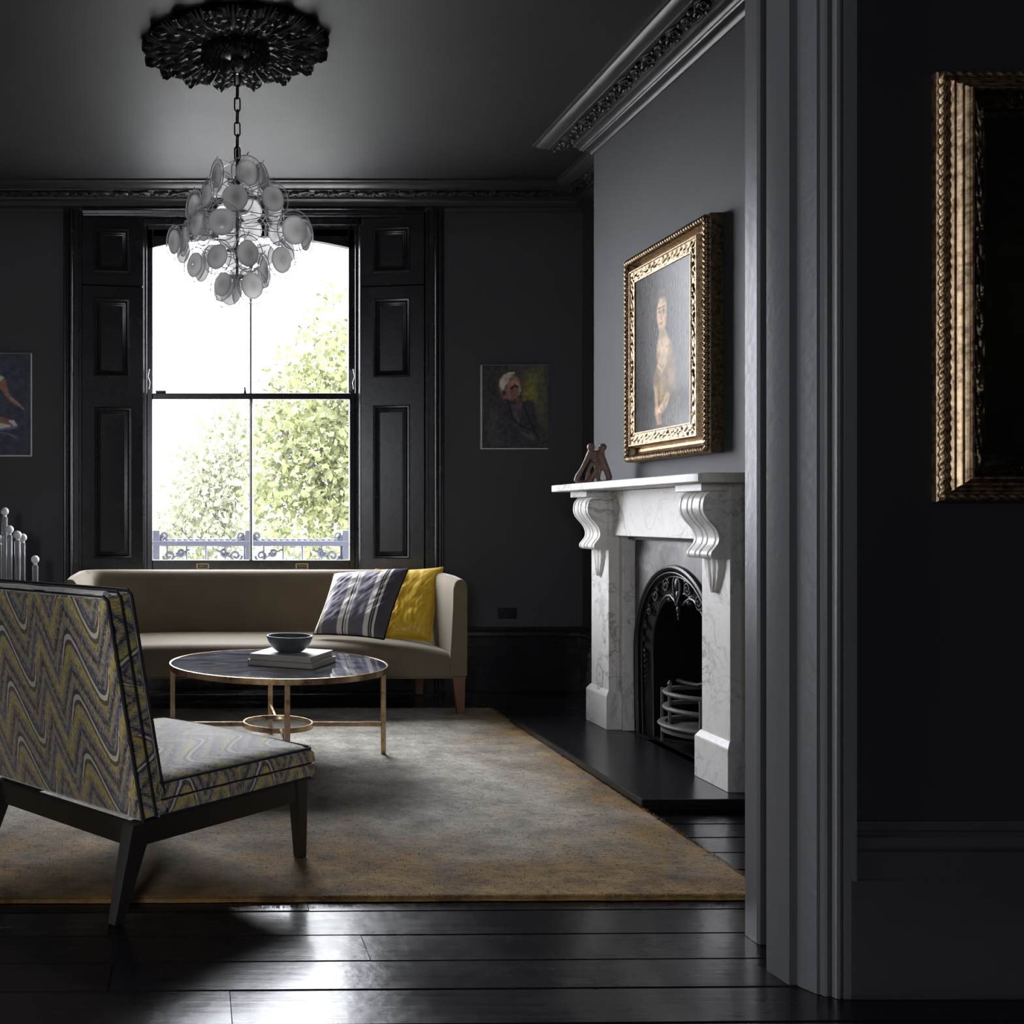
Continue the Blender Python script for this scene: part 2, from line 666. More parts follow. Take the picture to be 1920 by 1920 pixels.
M['pane'] = m_pane()
t = NT('clear_glass')
t.set(base=(0.93, 0.94, 0.95), rough=0.02, trans=1.0, ior=1.45)
M['glass'] = t.m
def m_rim():
    # clear blown glass: see-through face on, white mixed in edge-on as rim highlight
    t = NT('clear_rim_glass')
    tr = t.n('ShaderNodeBsdfTransparent')
    tr.inputs[0].default_value = (0.985, 0.985, 0.99, 1)
    tl = t.n('ShaderNodeBsdfTranslucent')
    tl.inputs[0].default_value = (0.95, 0.95, 0.97, 1)
    gl = t.n('ShaderNodeBsdfGlossy')
    gl.inputs['Roughness'].default_value = 0.06
    lw_ = t.n('ShaderNodeLayerWeight')
    lw_.inputs['Blend'].default_value = 0.45
    f = t.math('MULTIPLY', t.math('POWER', lw_.outputs['Facing'], 2.5), 0.6)
    a = t.n('ShaderNodeMixShader')
    t.l(f, a.inputs[0])
    t.l(tr.outputs[0], a.inputs[1])
    t.l(tl.outputs[0], a.inputs[2])
    b = t.n('ShaderNodeMixShader')
    t.l(t.math('MULTIPLY_ADD', lw_.outputs['Fresnel'], 0.3, 0.03), b.inputs[0])
    t.l(a.outputs[0], b.inputs[1])
    t.l(gl.outputs[0], b.inputs[2])
    t.l(b.outputs[0], t.out.inputs[0])
    return t.m


M['rimglass'] = m_rim()
t = NT('white_rim_highlight')
t.set(base=(0.9, 0.9, 0.92), rough=0.1, spec=0.8)  # white stands in for light caught along a disc's edge
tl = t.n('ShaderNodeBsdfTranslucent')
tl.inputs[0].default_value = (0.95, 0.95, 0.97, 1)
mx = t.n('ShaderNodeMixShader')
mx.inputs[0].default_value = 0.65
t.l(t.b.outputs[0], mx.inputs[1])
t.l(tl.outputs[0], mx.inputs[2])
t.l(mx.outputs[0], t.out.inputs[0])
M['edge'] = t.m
t = NT('clear_acrylic')
t.set(base=(0.95, 0.95, 0.97), rough=0.05, trans=0.72, ior=1.4)
M['acrylic'] = t.m


def m_opal():
    t = NT('opal_glass')
    c = t.coord()
    ln = t.n('ShaderNodeVectorMath', operation='LENGTH')
    t.l(c, ln.inputs[0])
    r = t.math('MULTIPLY', ln.outputs['Value'], 1 / 0.056)
    col = t.ramp(r, [(0.0, (0.40, 0.37, 0.33)), (0.22, (0.58, 0.55, 0.52)), (0.55, (0.82, 0.80, 0.78)), (1.0, (0.95, 0.93, 0.94))])
    t.set(base=col, rough=0.15, spec=0.5)
    tl = t.n('ShaderNodeBsdfTranslucent')
    t.l(col, tl.inputs[0])
    mx = t.n('ShaderNodeMixShader')
    mx.inputs[0].default_value = 0.68
    t.l(t.b.outputs[0], mx.inputs[1])
    t.l(tl.outputs[0], mx.inputs[2])
    t.l(mx.outputs[0], t.out.inputs[0])
    return t.m


M['opal'] = m_opal()
t = NT('white_globe_bulb')
t.set(base=(0.95, 0.95, 0.96), rough=0.15, sss=0.0)
M['bulb'] = t.m
t = NT('green_grey_stone')
p = t.pos()
n = t.noise(p, 60, 5)
t.set(base=t.mix(n, (0.05, 0.062, 0.06), (0.13, 0.15, 0.145)), rough=0.38)
t.bump(n, 0.15, 0.003)
M['bowl'] = t.m
t = NT('white_book_cloth')
t.set(base=(0.66, 0.63, 0.60), rough=0.6)
M['book'] = t.m
t = NT('beige_book_cloth')
t.set(base=(0.46, 0.40, 0.33), rough=0.65)
M['book2'] = t.m
t = NT('book_page_edges')
p = t.pos()
n = t.noise(t.mapping(p, (3, 3, 700)), 1, 2)
t.set(base=t.mix(n, (0.38, 0.35, 0.29), (0.62, 0.58, 0.5)), rough=0.8)
M['pages'] = t.m
t = NT('brown_carved_stone')
p = t.pos()
n = t.noise(p, 50, 4)
t.set(base=t.mix(n, (0.16, 0.095, 0.07), (0.36, 0.23, 0.175)), rough=0.38)
M['figure'] = t.m


def m_leaf(name, a, b, tr):
    t = NT(name)
    g = t.n('ShaderNodeNewGeometry')
    col = t.mix(g.outputs['Random Per Island'], a, b)
    t.set(base=col, rough=0.5, spec=0.3)
    tl = t.n('ShaderNodeBsdfTranslucent')
    t.l(col, tl.inputs[0])
    mx = t.n('ShaderNodeMixShader')
    mx.inputs[0].default_value = tr
    t.l(t.b.outputs[0], mx.inputs[1])
    t.l(tl.outputs[0], mx.inputs[2])
    t.l(mx.outputs[0], t.out.inputs[0])
    return t.m


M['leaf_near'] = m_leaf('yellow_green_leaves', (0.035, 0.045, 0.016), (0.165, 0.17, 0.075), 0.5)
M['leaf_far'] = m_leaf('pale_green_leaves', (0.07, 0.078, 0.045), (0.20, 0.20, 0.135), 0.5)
t = NT('bark')
p = t.pos()
n = t.noise(p, 25, 4)
t.set(base=t.mix(n, (0.035, 0.027, 0.022), (0.085, 0.07, 0.058)), rough=0.9)
M['bark'] = t.m
t = NT('hazed_iron_railing')
t.set(base=(0.06, 0.064, 0.085), rough=0.5)  # outdoor haze over dark paint is put into this blue-grey
M['railing'] = t.m
t = NT('pale_gravel_garden')
p = t.pos()
n = t.noise(p, 0.8, 5)
t.set(base=t.mix(n, (0.34, 0.33, 0.31), (0.50, 0.49, 0.47)), rough=0.95)
M['garden'] = t.m

# ------------------------------------------------------------------ room shell
XL, XR, XB = -4.2, 2.482, 2.146          # left wall, right-hand wall (alcoves), chimney breast face
YB, YF = 6.8, 2.46                        # back wall, camera side of the partition
BY0, BY1 = 3.92, 5.71                     # chimney breast along the wall
RZ = 0.016                                # the boards run a hair off square

w = MB()
for x0, x1, z0, z1 in ((XL - .15, -.74, 0, ROOMH),
                       (-.74, 1.50, 0, .60), (-.74, 1.50, 3.04, ROOMH), (1.50, XR + .15, 0, ROOMH)):
    w.box((x0, YB, z0), (x1, YB + .12, z1))
for x0, x1, z0, z1 in ((XL - .15, -.34, 0, ROOMH), (1.10, XR + .15, 0, ROOMH),
                       (-.34, 1.10, 0, .62), (-.34, 1.10, 3.03, ROOMH)):
    w.box((x0, YB + .121, z0), (x1, YB + .28, z1))
struct('wall_back', w, M['wall'], smooth=0)

w = MB()
w.box((XR, 2.80, 0), (XR + .15, YB, ROOMH))
w.box((XB, BY0, 0), (XR, 4.37, ROOMH))
w.box((XB, 5.26, 0), (XR, BY1, ROOMH))
w.box((XB, 4.37, .99), (XR, 5.26, ROOMH))
struct('wall_right', w, M['wall'], smooth=0)

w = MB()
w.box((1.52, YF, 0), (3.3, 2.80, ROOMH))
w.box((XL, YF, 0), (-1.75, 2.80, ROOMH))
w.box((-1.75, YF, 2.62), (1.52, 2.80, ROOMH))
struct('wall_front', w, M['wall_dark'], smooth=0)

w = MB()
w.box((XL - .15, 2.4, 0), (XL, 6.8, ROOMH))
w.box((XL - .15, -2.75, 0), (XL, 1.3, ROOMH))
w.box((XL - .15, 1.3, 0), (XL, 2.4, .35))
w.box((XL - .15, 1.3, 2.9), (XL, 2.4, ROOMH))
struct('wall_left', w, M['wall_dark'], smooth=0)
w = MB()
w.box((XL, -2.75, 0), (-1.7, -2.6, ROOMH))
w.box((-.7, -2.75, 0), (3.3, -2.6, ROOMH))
w.box((-1.7, -2.75, 0), (-.7, -2.6, 1.3))  # opening behind the camera, unseen, added and sized for frontal fill light
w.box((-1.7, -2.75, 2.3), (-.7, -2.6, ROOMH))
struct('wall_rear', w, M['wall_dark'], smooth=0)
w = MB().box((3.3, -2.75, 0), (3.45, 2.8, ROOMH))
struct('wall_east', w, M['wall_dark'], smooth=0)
w = MB().box((XL - .15, -2.75, ROOMH), (3.45, YB + .28, ROOMH + .15))
struct('ceiling', w, M['ceiling'], smooth=0)

# floor: dark bed, boards one by one
fl = struct('floor', MB().box((XL - .15, -2.75, -.12), (3.45, YB + .28, -.022)), M['soot'], smooth=0)
rnd = random.Random(3)
y = .95
k = 0
while y < YB + .1:
    wd = rnd.uniform(.158, .176)
    cuts = [XL]
    joint = rnd.uniform(-3.6, -1.6)
    if 2.2 < y < 2.39:
        joint = .085
    while joint < 2.9:
        cuts.append(joint)
        joint += rnd.uniform(2.6, 3.6)
    cuts.append(3.29)
    for a, b in zip(cuts[:-1], cuts[1:]):
        m = MB()
        tl, tz = rnd.uniform(-.0012, .0012), rnd.uniform(-.0006, .0006)
        g = .0022
        xs = np.linspace(a + .001, b - .001, max(2, int((b - a) / .35)))
        prof = [(g, -.02), (g, -.0025), (g + .003, 0), (wd - g - .003, 0), (wd - g, -.0025), (wd - g, -.02)]
        vs = []
        for x in xs:
            lift = tz + .0007 * hnoise(x * 1.3, y * 4)
            for q, z in prof:
                zz = z + lift + tl * (q / wd - .5) - .0006 * (1 - (2 * q / wd - 1) ** 2)
                vs.append((x, y + q + RZ * (x - .4), min(zz, 0.0015) - .001))
        K = len(prof)
        fs = [(i * K + j, i * K + j + 1, (i + 1) * K + j + 1, (i + 1) * K + j) for i in range(len(xs) - 1) for j in range(K - 1)]
        fs += [tuple(range(K)), tuple(range((len(xs) - 1) * K, len(xs) * K))[::-1]]
        m.add(vs, fs)
        part('floorboard', m, M['floor'], fl, smooth=30)
    y += wd

# ------------------------------------------------------------------ cornices and skirtings
CP = [(.25, 0), (.25, .010), (.243, .014), (.236, .014), (.229, .022), (.205, .036), (.185, .043), (.184, .050), (.176, .050), (.175, .043),
      (.088, .060), (.082, .060), (.080, .074), (.066, .080), (.056, .094), (.054, .100), (.048, .100), (.044, .106), (.026, .112), (.014, .126), (.010, .136), (0, .136)]
prof = [(p_, ROOMH - z_) for p_, z_ in CP]
back_path = [(XL, YB), (XR, YB), (XR, BY1), (XB, BY1), (XB, BY0), (XR, BY0), (XR, 2.80)]
cor = struct('trim_1', MB().sweep(back_path, prof), M['cornice'], smooth=35)


def spiral(cx, cy, r0, r1, a0, turns, n=16):
    out = []
    for i in range(n):
        q = i / (n - 1)
        a = a0 + turns * 2 * PI * q
        r = r0 + (r1 - r0) * q
        out.append((cx + r * math.cos(a), cy + r * math.sin(a)))
    return out


def cornice_unit():
    # running acanthus scroll, local x along the cornice, y across the band, z down (-)
    m = MB()
    P3 = lambda pts, z=-.012: [(a, b, z) for a, b in pts]
    m.tube(P3(spiral(.055, .0, .034, .008, PI * .9, 1.4, 22)), [.006] * 14 + [.006 + .0006 * i for i in range(8)], 6, flat=1.3)
    m.tube(P3(spiral(.18, .0, .032, .008, -PI * .1, -1.4, 22)), [.006] * 22, 6, flat=1.3)
    m.tube(P3([(.02, .03), (.06, .042), (.11, .03), (.145, -.02), (.19, -.042), (.24, -.028)]), [.004, .006, .006, .006, .006, .003], 6)
    for i in range(9):
        a = .10 + .014 * i
        b = .025 * math.sin(i * 1.1)
        m.ball((a - .03 + .012 * hnoise(i, 2), b, -.012), .009, 6, 5, (1.5, .7, 1.2))
    for i in range(6):
        a = 2 * PI * i / 6
        m.ball((.055 + .018 * math.cos(a), .018 * math.sin(a), -.014), .007, 6, 5, (1, 1, 1.4))
        m.ball((.18 + .018 * math.cos(a), .018 * math.sin(a), -.014), .007, 6, 5, (1, 1, 1.4))
    for i, (x, yy, r) in enumerate(((.115, -.03, .012), (.125, .036, .010), (.005, -.02, .011), (.235, .025, .011), (.10, .0, .010))):
        m.ball((x, yy, -.012), r, 7, 5, (1.4, .8, 1.2))
    return mesh_of('cornice_scroll', m, M['plaster'], 50)


cu = cornice_unit()
UNIT = .25
zb = ROOMH - .046
for i in range(int((XR - XL - .2) / UNIT)):
    x = XR - .22 - UNIT * (i + 1)
    if x < -2.0:
        break
    link('cornice_scroll', cu, cor, matrix=Matrix.Translation((x, YB - .132, zb)))
for i in range(8):
    y0 = BY1 + .17 - UNIT * i
    link('cornice_scroll', cu, cor, matrix=Matrix.Translation((XB - .132, y0, zb)) @ Matrix.Rotation(-PI / 2, 4, 'Z'))
for i in range(2):
    link('cornice_scroll', cu, cor, matrix=Matrix.Translation((XR - .132, YB - .14 - UNIT * i, zb)) @ Matrix.Rotation(-PI / 2, 4, 'Z'))

SK = [(0, .40), (.010, .40), (.016, .392), (.016, .382), (.012, .376), (.012, .371), (.022, .366), (.026, .35), (.026, .345), (.014, .342), (.014, .337), (.022, .333), (.022, .272), (.030, .270), (.030, 0), (0, 0)]
struct('baseboard_front', MB().sweep([(1.50, YF), (3.3, YF)], SK), M['skirt'], smooth=30)
struct('baseboard_back', MB().sweep([(XL, YB), (-.80, YB)], SK).sweep([(-.80, YB), (1.58, YB)], SK).sweep([(1.58, YB), (XR, YB), (XR, BY1), (XB, BY1), (XB, 5.60)], SK), M['gloss'], smooth=30)

# ------------------------------------------------------------------ wide doorway between the two rooms
door = tag(thing('door_1', None, None, (1.43, 2.6, 0)), kind='structure')
H2 = 2.62
rear = [(1.452, 2.806), (1.452, 2.748), (1.458, 2.742), (1.60, 2.742), (1.60, 2.806)]
lin = [(1.391, 2.588), (1.398, 2.510), (1.40, 2.505), (1.55, 2.505), (1.55, 2.588)]
arch = [(1.419, 2.506), (1.419, 2.498), (1.421, 2.492), (1.428, 2.478), (1.435, 2.462), (1.437, 2.458), (1.4445, 2.4575), (1.446, 2.452), (1.4475, 2.4465), (1.453, 2.444),
        (1.459, 2.4455), (1.460, 2.449), (1.464, 2.449), (1.465, 2.440), (1.469, 2.434), (1.476, 2.4325), (1.480, 2.436), (1.4805, 2.441), (1.484, 2.441), (1.4845, 2.432), (1.5125, 2.430), (1.5125, 2.470), (1.52, 2.506)]
zmap = lambda a, b, c: (a, b, c)
part('jamb', MB().prism(rear, 0, H2, zmap), M['jamb'], door, smooth=20)
part('jamb', MB().prism(lin, 0, H2, zmap), M['jamb'], door, smooth=20)
part('architrave', MB().prism(arch, 0, H2, zmap), M['jamb'], door, smooth=28)
mir = lambda poly: [(-.23 - a, b) for a, b in poly][::-1]
part('jamb', MB().prism(mir(rear), 0, H2, zmap).prism(mir(lin), 0, H2, zmap), M['jamb'], door, smooth=20)
part('architrave', MB().prism(mir(arch), 0, H2, zmap), M['jamb'], door, smooth=28)
part('door_head', MB().box((-1.75, 2.505, H2 - .03), (1.52, 2.80, H2)), M['jamb'], door, smooth=0)

# ------------------------------------------------------------------ window seen in the photo
WY = 6.955
win = tag(thing('window_1', None, None, (.38, WY, .62)), kind='structure')
GX0, GX1, GZ0, GZM, GZ1 = -.264, 1.018, .8185, 1.885, 2.845
fm = MB()
fm.box((-.345, 6.90, .62), (-.318, 7.06, 3.03)).box((1.072, 6.90, .62), (1.10, 7.06, 3.03))
fm.box((-.318, 6.93, .62), (-.300, 7.05, 3.03)).box((1.054, 6.93, .62), (1.072, 7.05, 3.03))
fm.box((-.345, 6.88, .62), (1.10, 7.06, .745)).box((-.345, 6.90, 2.99), (1.10, 7.06, 3.035))
part('window_frame', fm, M['gloss'], win, smooth=0, bevel=.003)
for x0 in (-.344, 1.078):
    part('parting_bead', MB().tube([(x0 + .008, 6.893, .75), (x0 + .008, 6.893, 2.99)], .011, 10), M['gloss'], win)
# segmental arch board at the head
xs = np.linspace(-.30, 1.055, 25)
poly = [(x, 2.99) for x in (1.055, -.30)] + [(float(x), 2.855 + .085 * (1 - ((x - .378) / .68) ** 2)) for x in xs]
part('arch_board', MB().prism(poly, 6.985, 7.04, lambda a, b, c: (a, c, b)), M['gloss'], win, smooth=20)


def sash(z0, z1, y, bot, top, name):
    m = MB()
    m.box((-.300, y, z0), (GX0, y + .04, z1)).box((GX1, y, z0), (1.054, y + .04, z1))
    m.box((GX0, y, z0), (GX1, y + .04, z0 + bot)).box((GX0, y, z1 - top), (GX1, y + .04, z1))
    o = part(name, m, M['gloss'], win, smooth=0, bevel=.004)
    xm = .378
    mm = MB().prism([(xm - .012, y + .006), (xm - .004, y - .004), (xm + .004, y - .004), (xm + .012, y + .006), (xm + .010, y + .036), (xm - .010, y + .036)], z0 + bot, z1 - top, zmap)
    part('glazing_bar', mm, M['gloss'], o, smooth=20)
    for a, b in ((GX0, xm - .01), (xm + .01, GX1)):
        part('glass_pane', MB().box((a, y + .018, z0 + bot), (b, y + .021, z1 - top)), M['pane'], o, smooth=0)
    return o


low = sash(.745, 1.905, 6.935, GZ0 - .745, .040, 'lower_sash')
up = sash(1.868, 2.985, 6.985, .040, .05, 'upper_sash')
for px in (380, 566):
    c = at(px, 1061.5, 6.93)
    lift = MB()
    lift.box((c.x - .042, 6.926, c.z - .018), (c.x - .032, 6.936, c.z + .018)).box((c.x + .032, 6.926, c.z - .018), (c.x + .042, 6.936, c.z + .018))
    lift.box((c.x - .042, 6.926, c.z + .010), (c.x + .042, 6.936, c.z + .018)).box((c.x - .042, 6.926, c.z - .018), (c.x + .042, 6.936, c.z - .012))
    lift.box((c.x - .026, 6.922, c.z - .003), (c.x + .026, 6.934, c.z + .003))
    tag(part('sash_lift', lift, M['brass'], win, smooth=0, bevel=.002), 'dull brass sash lift')
part('sash_fastener', MB().tube([(.338, 6.95, 1.905), (.338, 6.95, 1.93), (.336, 6.95, 1.945)], [.012, .006, .009], 8), M['gloss'], win)
part('sash_stop', MB().box((-.245, 6.945, 1.905), (-.175, 6.975, 1.925)), M['gloss'], win, smooth=0, bevel=.006)
for x0, s0 in ((-.288, 1), (1.044, -1)):
    part('sash_cord', MB().tube([(x0, 6.93, 1.93), (x0 + .008 * s0, 6.925, 1.97), (x0 - .006 * s0, 6.925, 2.01), (x0 + .004 * s0, 6.93, 2.06)], .0035, 6), M['canvas'], win)

# architrave round the window recess
AP = [(0, 0), (0, .030), (.006, .036), (.014, .036), (.018, .028), (.030, .026), (.036, .040), (.046, .052), (.056, .052), (.062, .044), (.064, .030), (.094, .026), (.098, .016), (.112, .014), (.112, -.03)]


def architrave_side(x_out, sgn, z1):
    poly = [(x_out + sgn * a, YB - b) for a, b in AP] + [(x_out, YB)]
    return MB().prism(poly, 0, z1, zmap)


part('architrave', architrave_side(-.822, 1, 3.05), M['gloss'], win, smooth=35)
part('architrave', architrave_side(1.592, -1, 3.05), M['gloss'], win, smooth=35)
hd = [(3.085 - a * .6, YB - b * .8) for a, b in AP] + [(3.085, YB)]
part('architrave', MB().prism(hd, -.70, 1.47, lambda a, b, c: (c, b, a)), M['gloss'], win, smooth=35)


# window of the front room, on its left wall
win2 = tag(thing('window_2', None, None, (XL - .1, 1.85, .35)), kind='structure')
fm = MB()
for a, b, c, d in ((1.3, 1.37, .35, 2.9), (2.33, 2.4, .35, 2.9), (1.3, 2.4, .35, .42), (1.3, 2.4, 2.83, 2.9), (1.3, 2.4, 1.63, 1.67)):
    fm.box((XL - .12, a, c), (XL - .06, b, d))
part('window_frame', fm, M['gloss'], win2, smooth=0)

# ------------------------------------------------------------------ folded shutters in the window reveal


def shutter(label, o, xd, width, z0, z1, panels, depth=.028):
    m3 = frame3(o, xd, (0, 0, 1))
    # frame3's normal is xd x up; keep the room side positive
    sgn = 1 if (Vector(xd).cross(Vector((0, 0, 1)))).y < 0 else -1
    mm = lambda a, b, c: m3(a, b, c * sgn)
    root = thing('window_shutter', label, 'shutter', tuple(m3(width / 2, z0, 0)), group='panelled window shutters')
    fr = MB()
    a0, a1 = panels[0][0], panels[0][1]
    fr.box((0, z0, -depth), (a0, z1, 0), mm).box((a1, z0, -depth), (width, z1, 0), mm)
    zs = sorted([(p[2], p[3]) for p in panels])
    edges = [z0] + [e for q in zs for e in q] + [z1]
    for i in range(0, len(edges), 2):
        fr.box((a0, edges[i], -depth), (a1, edges[i + 1], 0), mm)
    part('stile_and_rail', fr, M['gloss'], root, smooth=0)
    for p in panels:
        w_, h_ = p[1] - p[0], p[3] - p[2]
        q = lambda a, b, c: mm(p[0] + a, p[2] + b, c)
        ring = MB().rect_ring(q, w_, h_, [(-.012, 0), (-.012, .008), (-.006, .012), (.004, .010), (.010, .002), (.014, -.004), (.020, -.006), (.024, -.012), (.030, -.014), (.034, -.016)])
        pn = part('panel', MB().box((p[0], p[2], -depth + .002), (p[1], p[3], -.016), mm), M['gloss'], root, smooth=0)
        part('panel_moulding', ring, M['gloss'], pn, smooth=35)
    return root


def zc(py, d=6.84):
    return CAM_H + (969 - py) / 2000 * d


WS = .395
OL, OR = Vector((-.715, 6.815, 0)), Vector((1.475, 6.815, 0))
DL, DR = Vector((.39, .062, 0)), Vector((-.39, .062, 0))
lp = (.095, .298)
shutter('upper shutter leaf left of the window, single square panel', OL, DL, WS, zc(534), zc(404), [(lp[0], lp[1], zc(507), zc(431))])
shutter('lower shutter leaf left of the window, two tall panels', OL, DL, WS, .62, zc(536.5), [(lp[0], lp[1], zc(704), zc(563)), (lp[0], lp[1] + .012, zc(1044), zc(767))])
rp = (.100, .310)
shutter('upper shutter leaf right of the window, single square panel', OR, DR, WS, zc(534), zc(404), [(rp[0], rp[1], zc(507), zc(429))])
shutter('lower shutter leaf right of the window, two tall panels', OR, DR, WS, .62, zc(536.5), [(rp[0], rp[1], zc(704), zc(563)), (rp[0], rp[1], zc(1044), zc(763))])

# ------------------------------------------------------------------ outside: garden, iron railing, trees
g = MB().box((-60, 7.6, -3.3), (60, 120, -3.2))
tag(part('garden_ground', g, M['garden'], smooth=0), kind='structure')
bal = MB().box((-5, 7.085, .30), (3.4, 8.45, .42))
tag(part('balcony_floor', bal, M['garden'], smooth=0), kind='structure')

rail = thing('balcony_railing', 'haze-tinted blue-grey iron balcony railing with lace brackets outside the window', 'railing', (.4, 8.3, .42))
YR = 8.3
zr = at(0, 1018, YR).z
m = MB()
m.box((-1.6, YR - .03, zr - .025), (2.6, YR + .03, zr + .018))
part('handrail', m, M['railing'], rail, smooth=0, bevel=.006)
m = MB()
for i in range(90):
    m.ball((-1.6 + i * .0467, YR, zr + .022), .017, 7, 5, (1.3, 1, 1))
tag(part('beading', m, M['railing'], rail), kind='stuff')
for px in (293, 466, 648):
    x = at(px, 1018, YR).x
    p_ = part('post', MB().box((x - .028, YR - .028, .42), (x + .028, YR + .028, zr + .10)), M['railing'], rail, smooth=0, bevel=.006)
    for s0 in (-1, 1):
        lc = MB()
        for (ox, oz, r0, tn) in ((.10, -.10, .05, 1.5), (.07, -.20, .035, 1.3), (.19, -.075, .035, 1.4), (.06, .06, .035, 1.3), (.15, -.16, .03, 1.2)):
            lc.tube([(x + s0 * a, YR, zr + b) for a, b in spiral(ox, oz, r0, .008, PI, tn, 18)], .011, 5)
        lc.tube([(x + s0 * .03, YR, zr - .30), (x + s0 * .06, YR, zr - .20), (x + s0 * .14, YR, zr - .11), (x + s0 * .26, YR, zr - .05)], .008, 5)
        part('lace_bracket', lc, M['railing'], rail)
mb = MB()
part('bottom_rail', MB().box((-1.6, YR - .02, .50), (2.6, YR + .02, .53)), M['railing'], rail, smooth=0)
for i in range(28):
    x = -1.55 + i * .15
    part('baluster', MB().tube([(x, YR, .51), (x, YR, zr - .02)], .009, 6), M['railing'], rail)


def leaf_cloud(blobs, depth, n, size, spread, seed):
    rng = np.random.RandomState(seed)
    wts = np.array([b[2] ** 2 * b[3] for b in blobs], float)
    idx = rng.choice(len(blobs), n, p=wts / wts.sum())
    B = np.array(blobs, float)[idx]
    r = rng.normal(0, .48, (n, 2))
    px, py = B[:, 0] + r[:, 0] * B[:, 2], B[:, 1] + r[:, 1] * B[:, 2]
    d = depth + rng.normal(0, spread, n)
    c = np.stack([(px - 362) / 2000 * depth, d, CAM_H + (969 - py) / 2000 * depth], 1)
    a = rng.normal(size=(n, 3))
    a[:, 2] -= .7
    a /= np.linalg.norm(a, axis=1)[:, None]
    b = np.cross(a, rng.normal(size=(n, 3)))
    b /= np.linalg.norm(b, axis=1)[:, None]
    nn = np.cross(a, b)
    L = (size * rng.uniform(.6, 1.25, n))[:, None]
    wd = L * .33
    vs = np.stack([c - a * L * .5, c + b * wd - a * L * .05 + nn * wd * .35, c + a * L * .5, c - b * wd - a * L * .05 + nn * wd * .35], 1).reshape(-1, 3)
    return vs, c, a, b


def tree(name, label, blobs, depth, n, size, spread, seed, leafmat, trunk, branches, n_single=0):
    root = thing(name, label, 'tree', (trunk[0][0], trunk[0][1], trunk[0][2]))
    tr = part('trunk', MB().tube(trunk, [.16, .13, .10, .06][:len(trunk)], 8), M['bark'], root)
    for br in branches:
        part('branch', MB().tube(br, [.04 - .028 * i / (len(br) - 1) for i in range(len(br))], 6), M['bark'], root)
    vs, c, a, b = leaf_cloud(blobs, depth, n, size, spread, seed)
    me = bpy.data.meshes.new('foliage')
    w0 = np.array(WL[root.name])
    k = np.arange(n) * 4
    fs = np.concatenate([np.stack([k, k + 1, k + 2], 1), np.stack([k, k + 2, k + 3], 1)]).tolist()
    me.from_pydata((vs - w0).tolist(), [], fs)
    me.materials.append(leafmat)
    o = link('foliage', me, root)
    o['kind'] = 'stuff'
    if n_single:
        lm = MB()
        lm.add([(0, 0, -.5), (.2, .05, -.28), (.33, .09, -.05), (.2, .05, .28), (0, 0, .5), (-.2, .05, .28), (-.33, .09, -.05), (-.2, .05, -.28)],
               [(0, 1, 2, 3, 4), (0, 4, 5, 6, 7)])
        lme = mesh_of('leaf', lm, leafmat, 0, False)
        vs2, c2, a2, b2 = leaf_cloud(blobs, depth - spread * 1.6, n_single, size, .15, seed + 1)
        rng = random.Random(seed)
        for q in range(n_single):
            A, Bv = Vector(a2[q]), Vector(b2[q])
            Nn = A.cross(Bv)
            R = Matrix((Bv, Nn, A)).transposed().to_4x4()
            sc = size * rng.uniform(.9, 1.4)
            link('leaf', lme, root, matrix=Matrix.Translation(Vector(c2[q]) - WL[root.name]) @ R @ Matrix.Scale(sc, 4))
    return root


near_blobs = [(625, 570, 34, .35), (590, 610, 34, .35), (640, 640, 50, .6), (560, 690, 45, .45), (620, 730, 60, .8), (520, 730, 36, .35), (650, 820, 50, 1), (570, 800, 60, .8), (500, 800, 40, .6),
              (540, 870, 50, .7), (620, 880, 60, 1), (505, 930, 45, .9), (580, 950, 55, .9), (640, 960, 45, .9), (520, 1000, 40, .6), (610, 1015, 40, .6), (700, 900, 70, 1), (700, 720, 70, 1)]
far_blobs = [(435, 715, 20, .25), (440, 780, 40, .8), (395, 800, 36, .6), (455, 850, 45, 1), (380, 870, 48, 1), (340, 910, 36, .6), (430, 930, 55, 1), (360, 960, 50, 1), (310, 985, 34, .8), (400, 1010, 50, 1), (455, 1000, 45, 1),
             (520, 770, 45, .7), (600, 780, 50, .5), (560, 700, 45, .4), (330, 1040, 40, .8), (470, 900, 40, .8)]
T = lambda *pts: [tuple(at(px, py, d)) for px, py, d in pts]
tree('garden_tree', 'near yellow-green tree filling the right half of the window', near_blobs, 12.0, 9800, .084, .55, 5, M['leaf_near'],
     T((690, 1700, 12), (668, 1180, 12), (655, 1000, 12), (630, 860, 12)),
     [T((665, 1080, 12), (640, 985, 11.9), (612, 925, 11.9), (575, 860, 12)), T((660, 1040, 12), (648, 960, 12), (625, 900, 11.8), (600, 850, 11.8)), T((612, 940, 11.9), (590, 925, 11.8), (560, 922, 11.7)),
      T((625, 900, 11.9), (640, 850, 12), (650, 770, 12)), T((590, 880, 11.9), (550, 830, 11.9), (520, 800, 11.9))], 260)
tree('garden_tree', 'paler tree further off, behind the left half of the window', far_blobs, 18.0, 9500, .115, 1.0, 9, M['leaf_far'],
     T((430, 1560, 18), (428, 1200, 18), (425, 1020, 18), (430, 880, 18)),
     [T((428, 1060, 18), (400, 960, 17.8), (380, 880, 17.8)), T((427, 1010, 18), (445, 920, 17.9), (440, 820, 18)), T((428, 1100, 18), (360, 1010, 17.9), (320, 980, 17.8))])
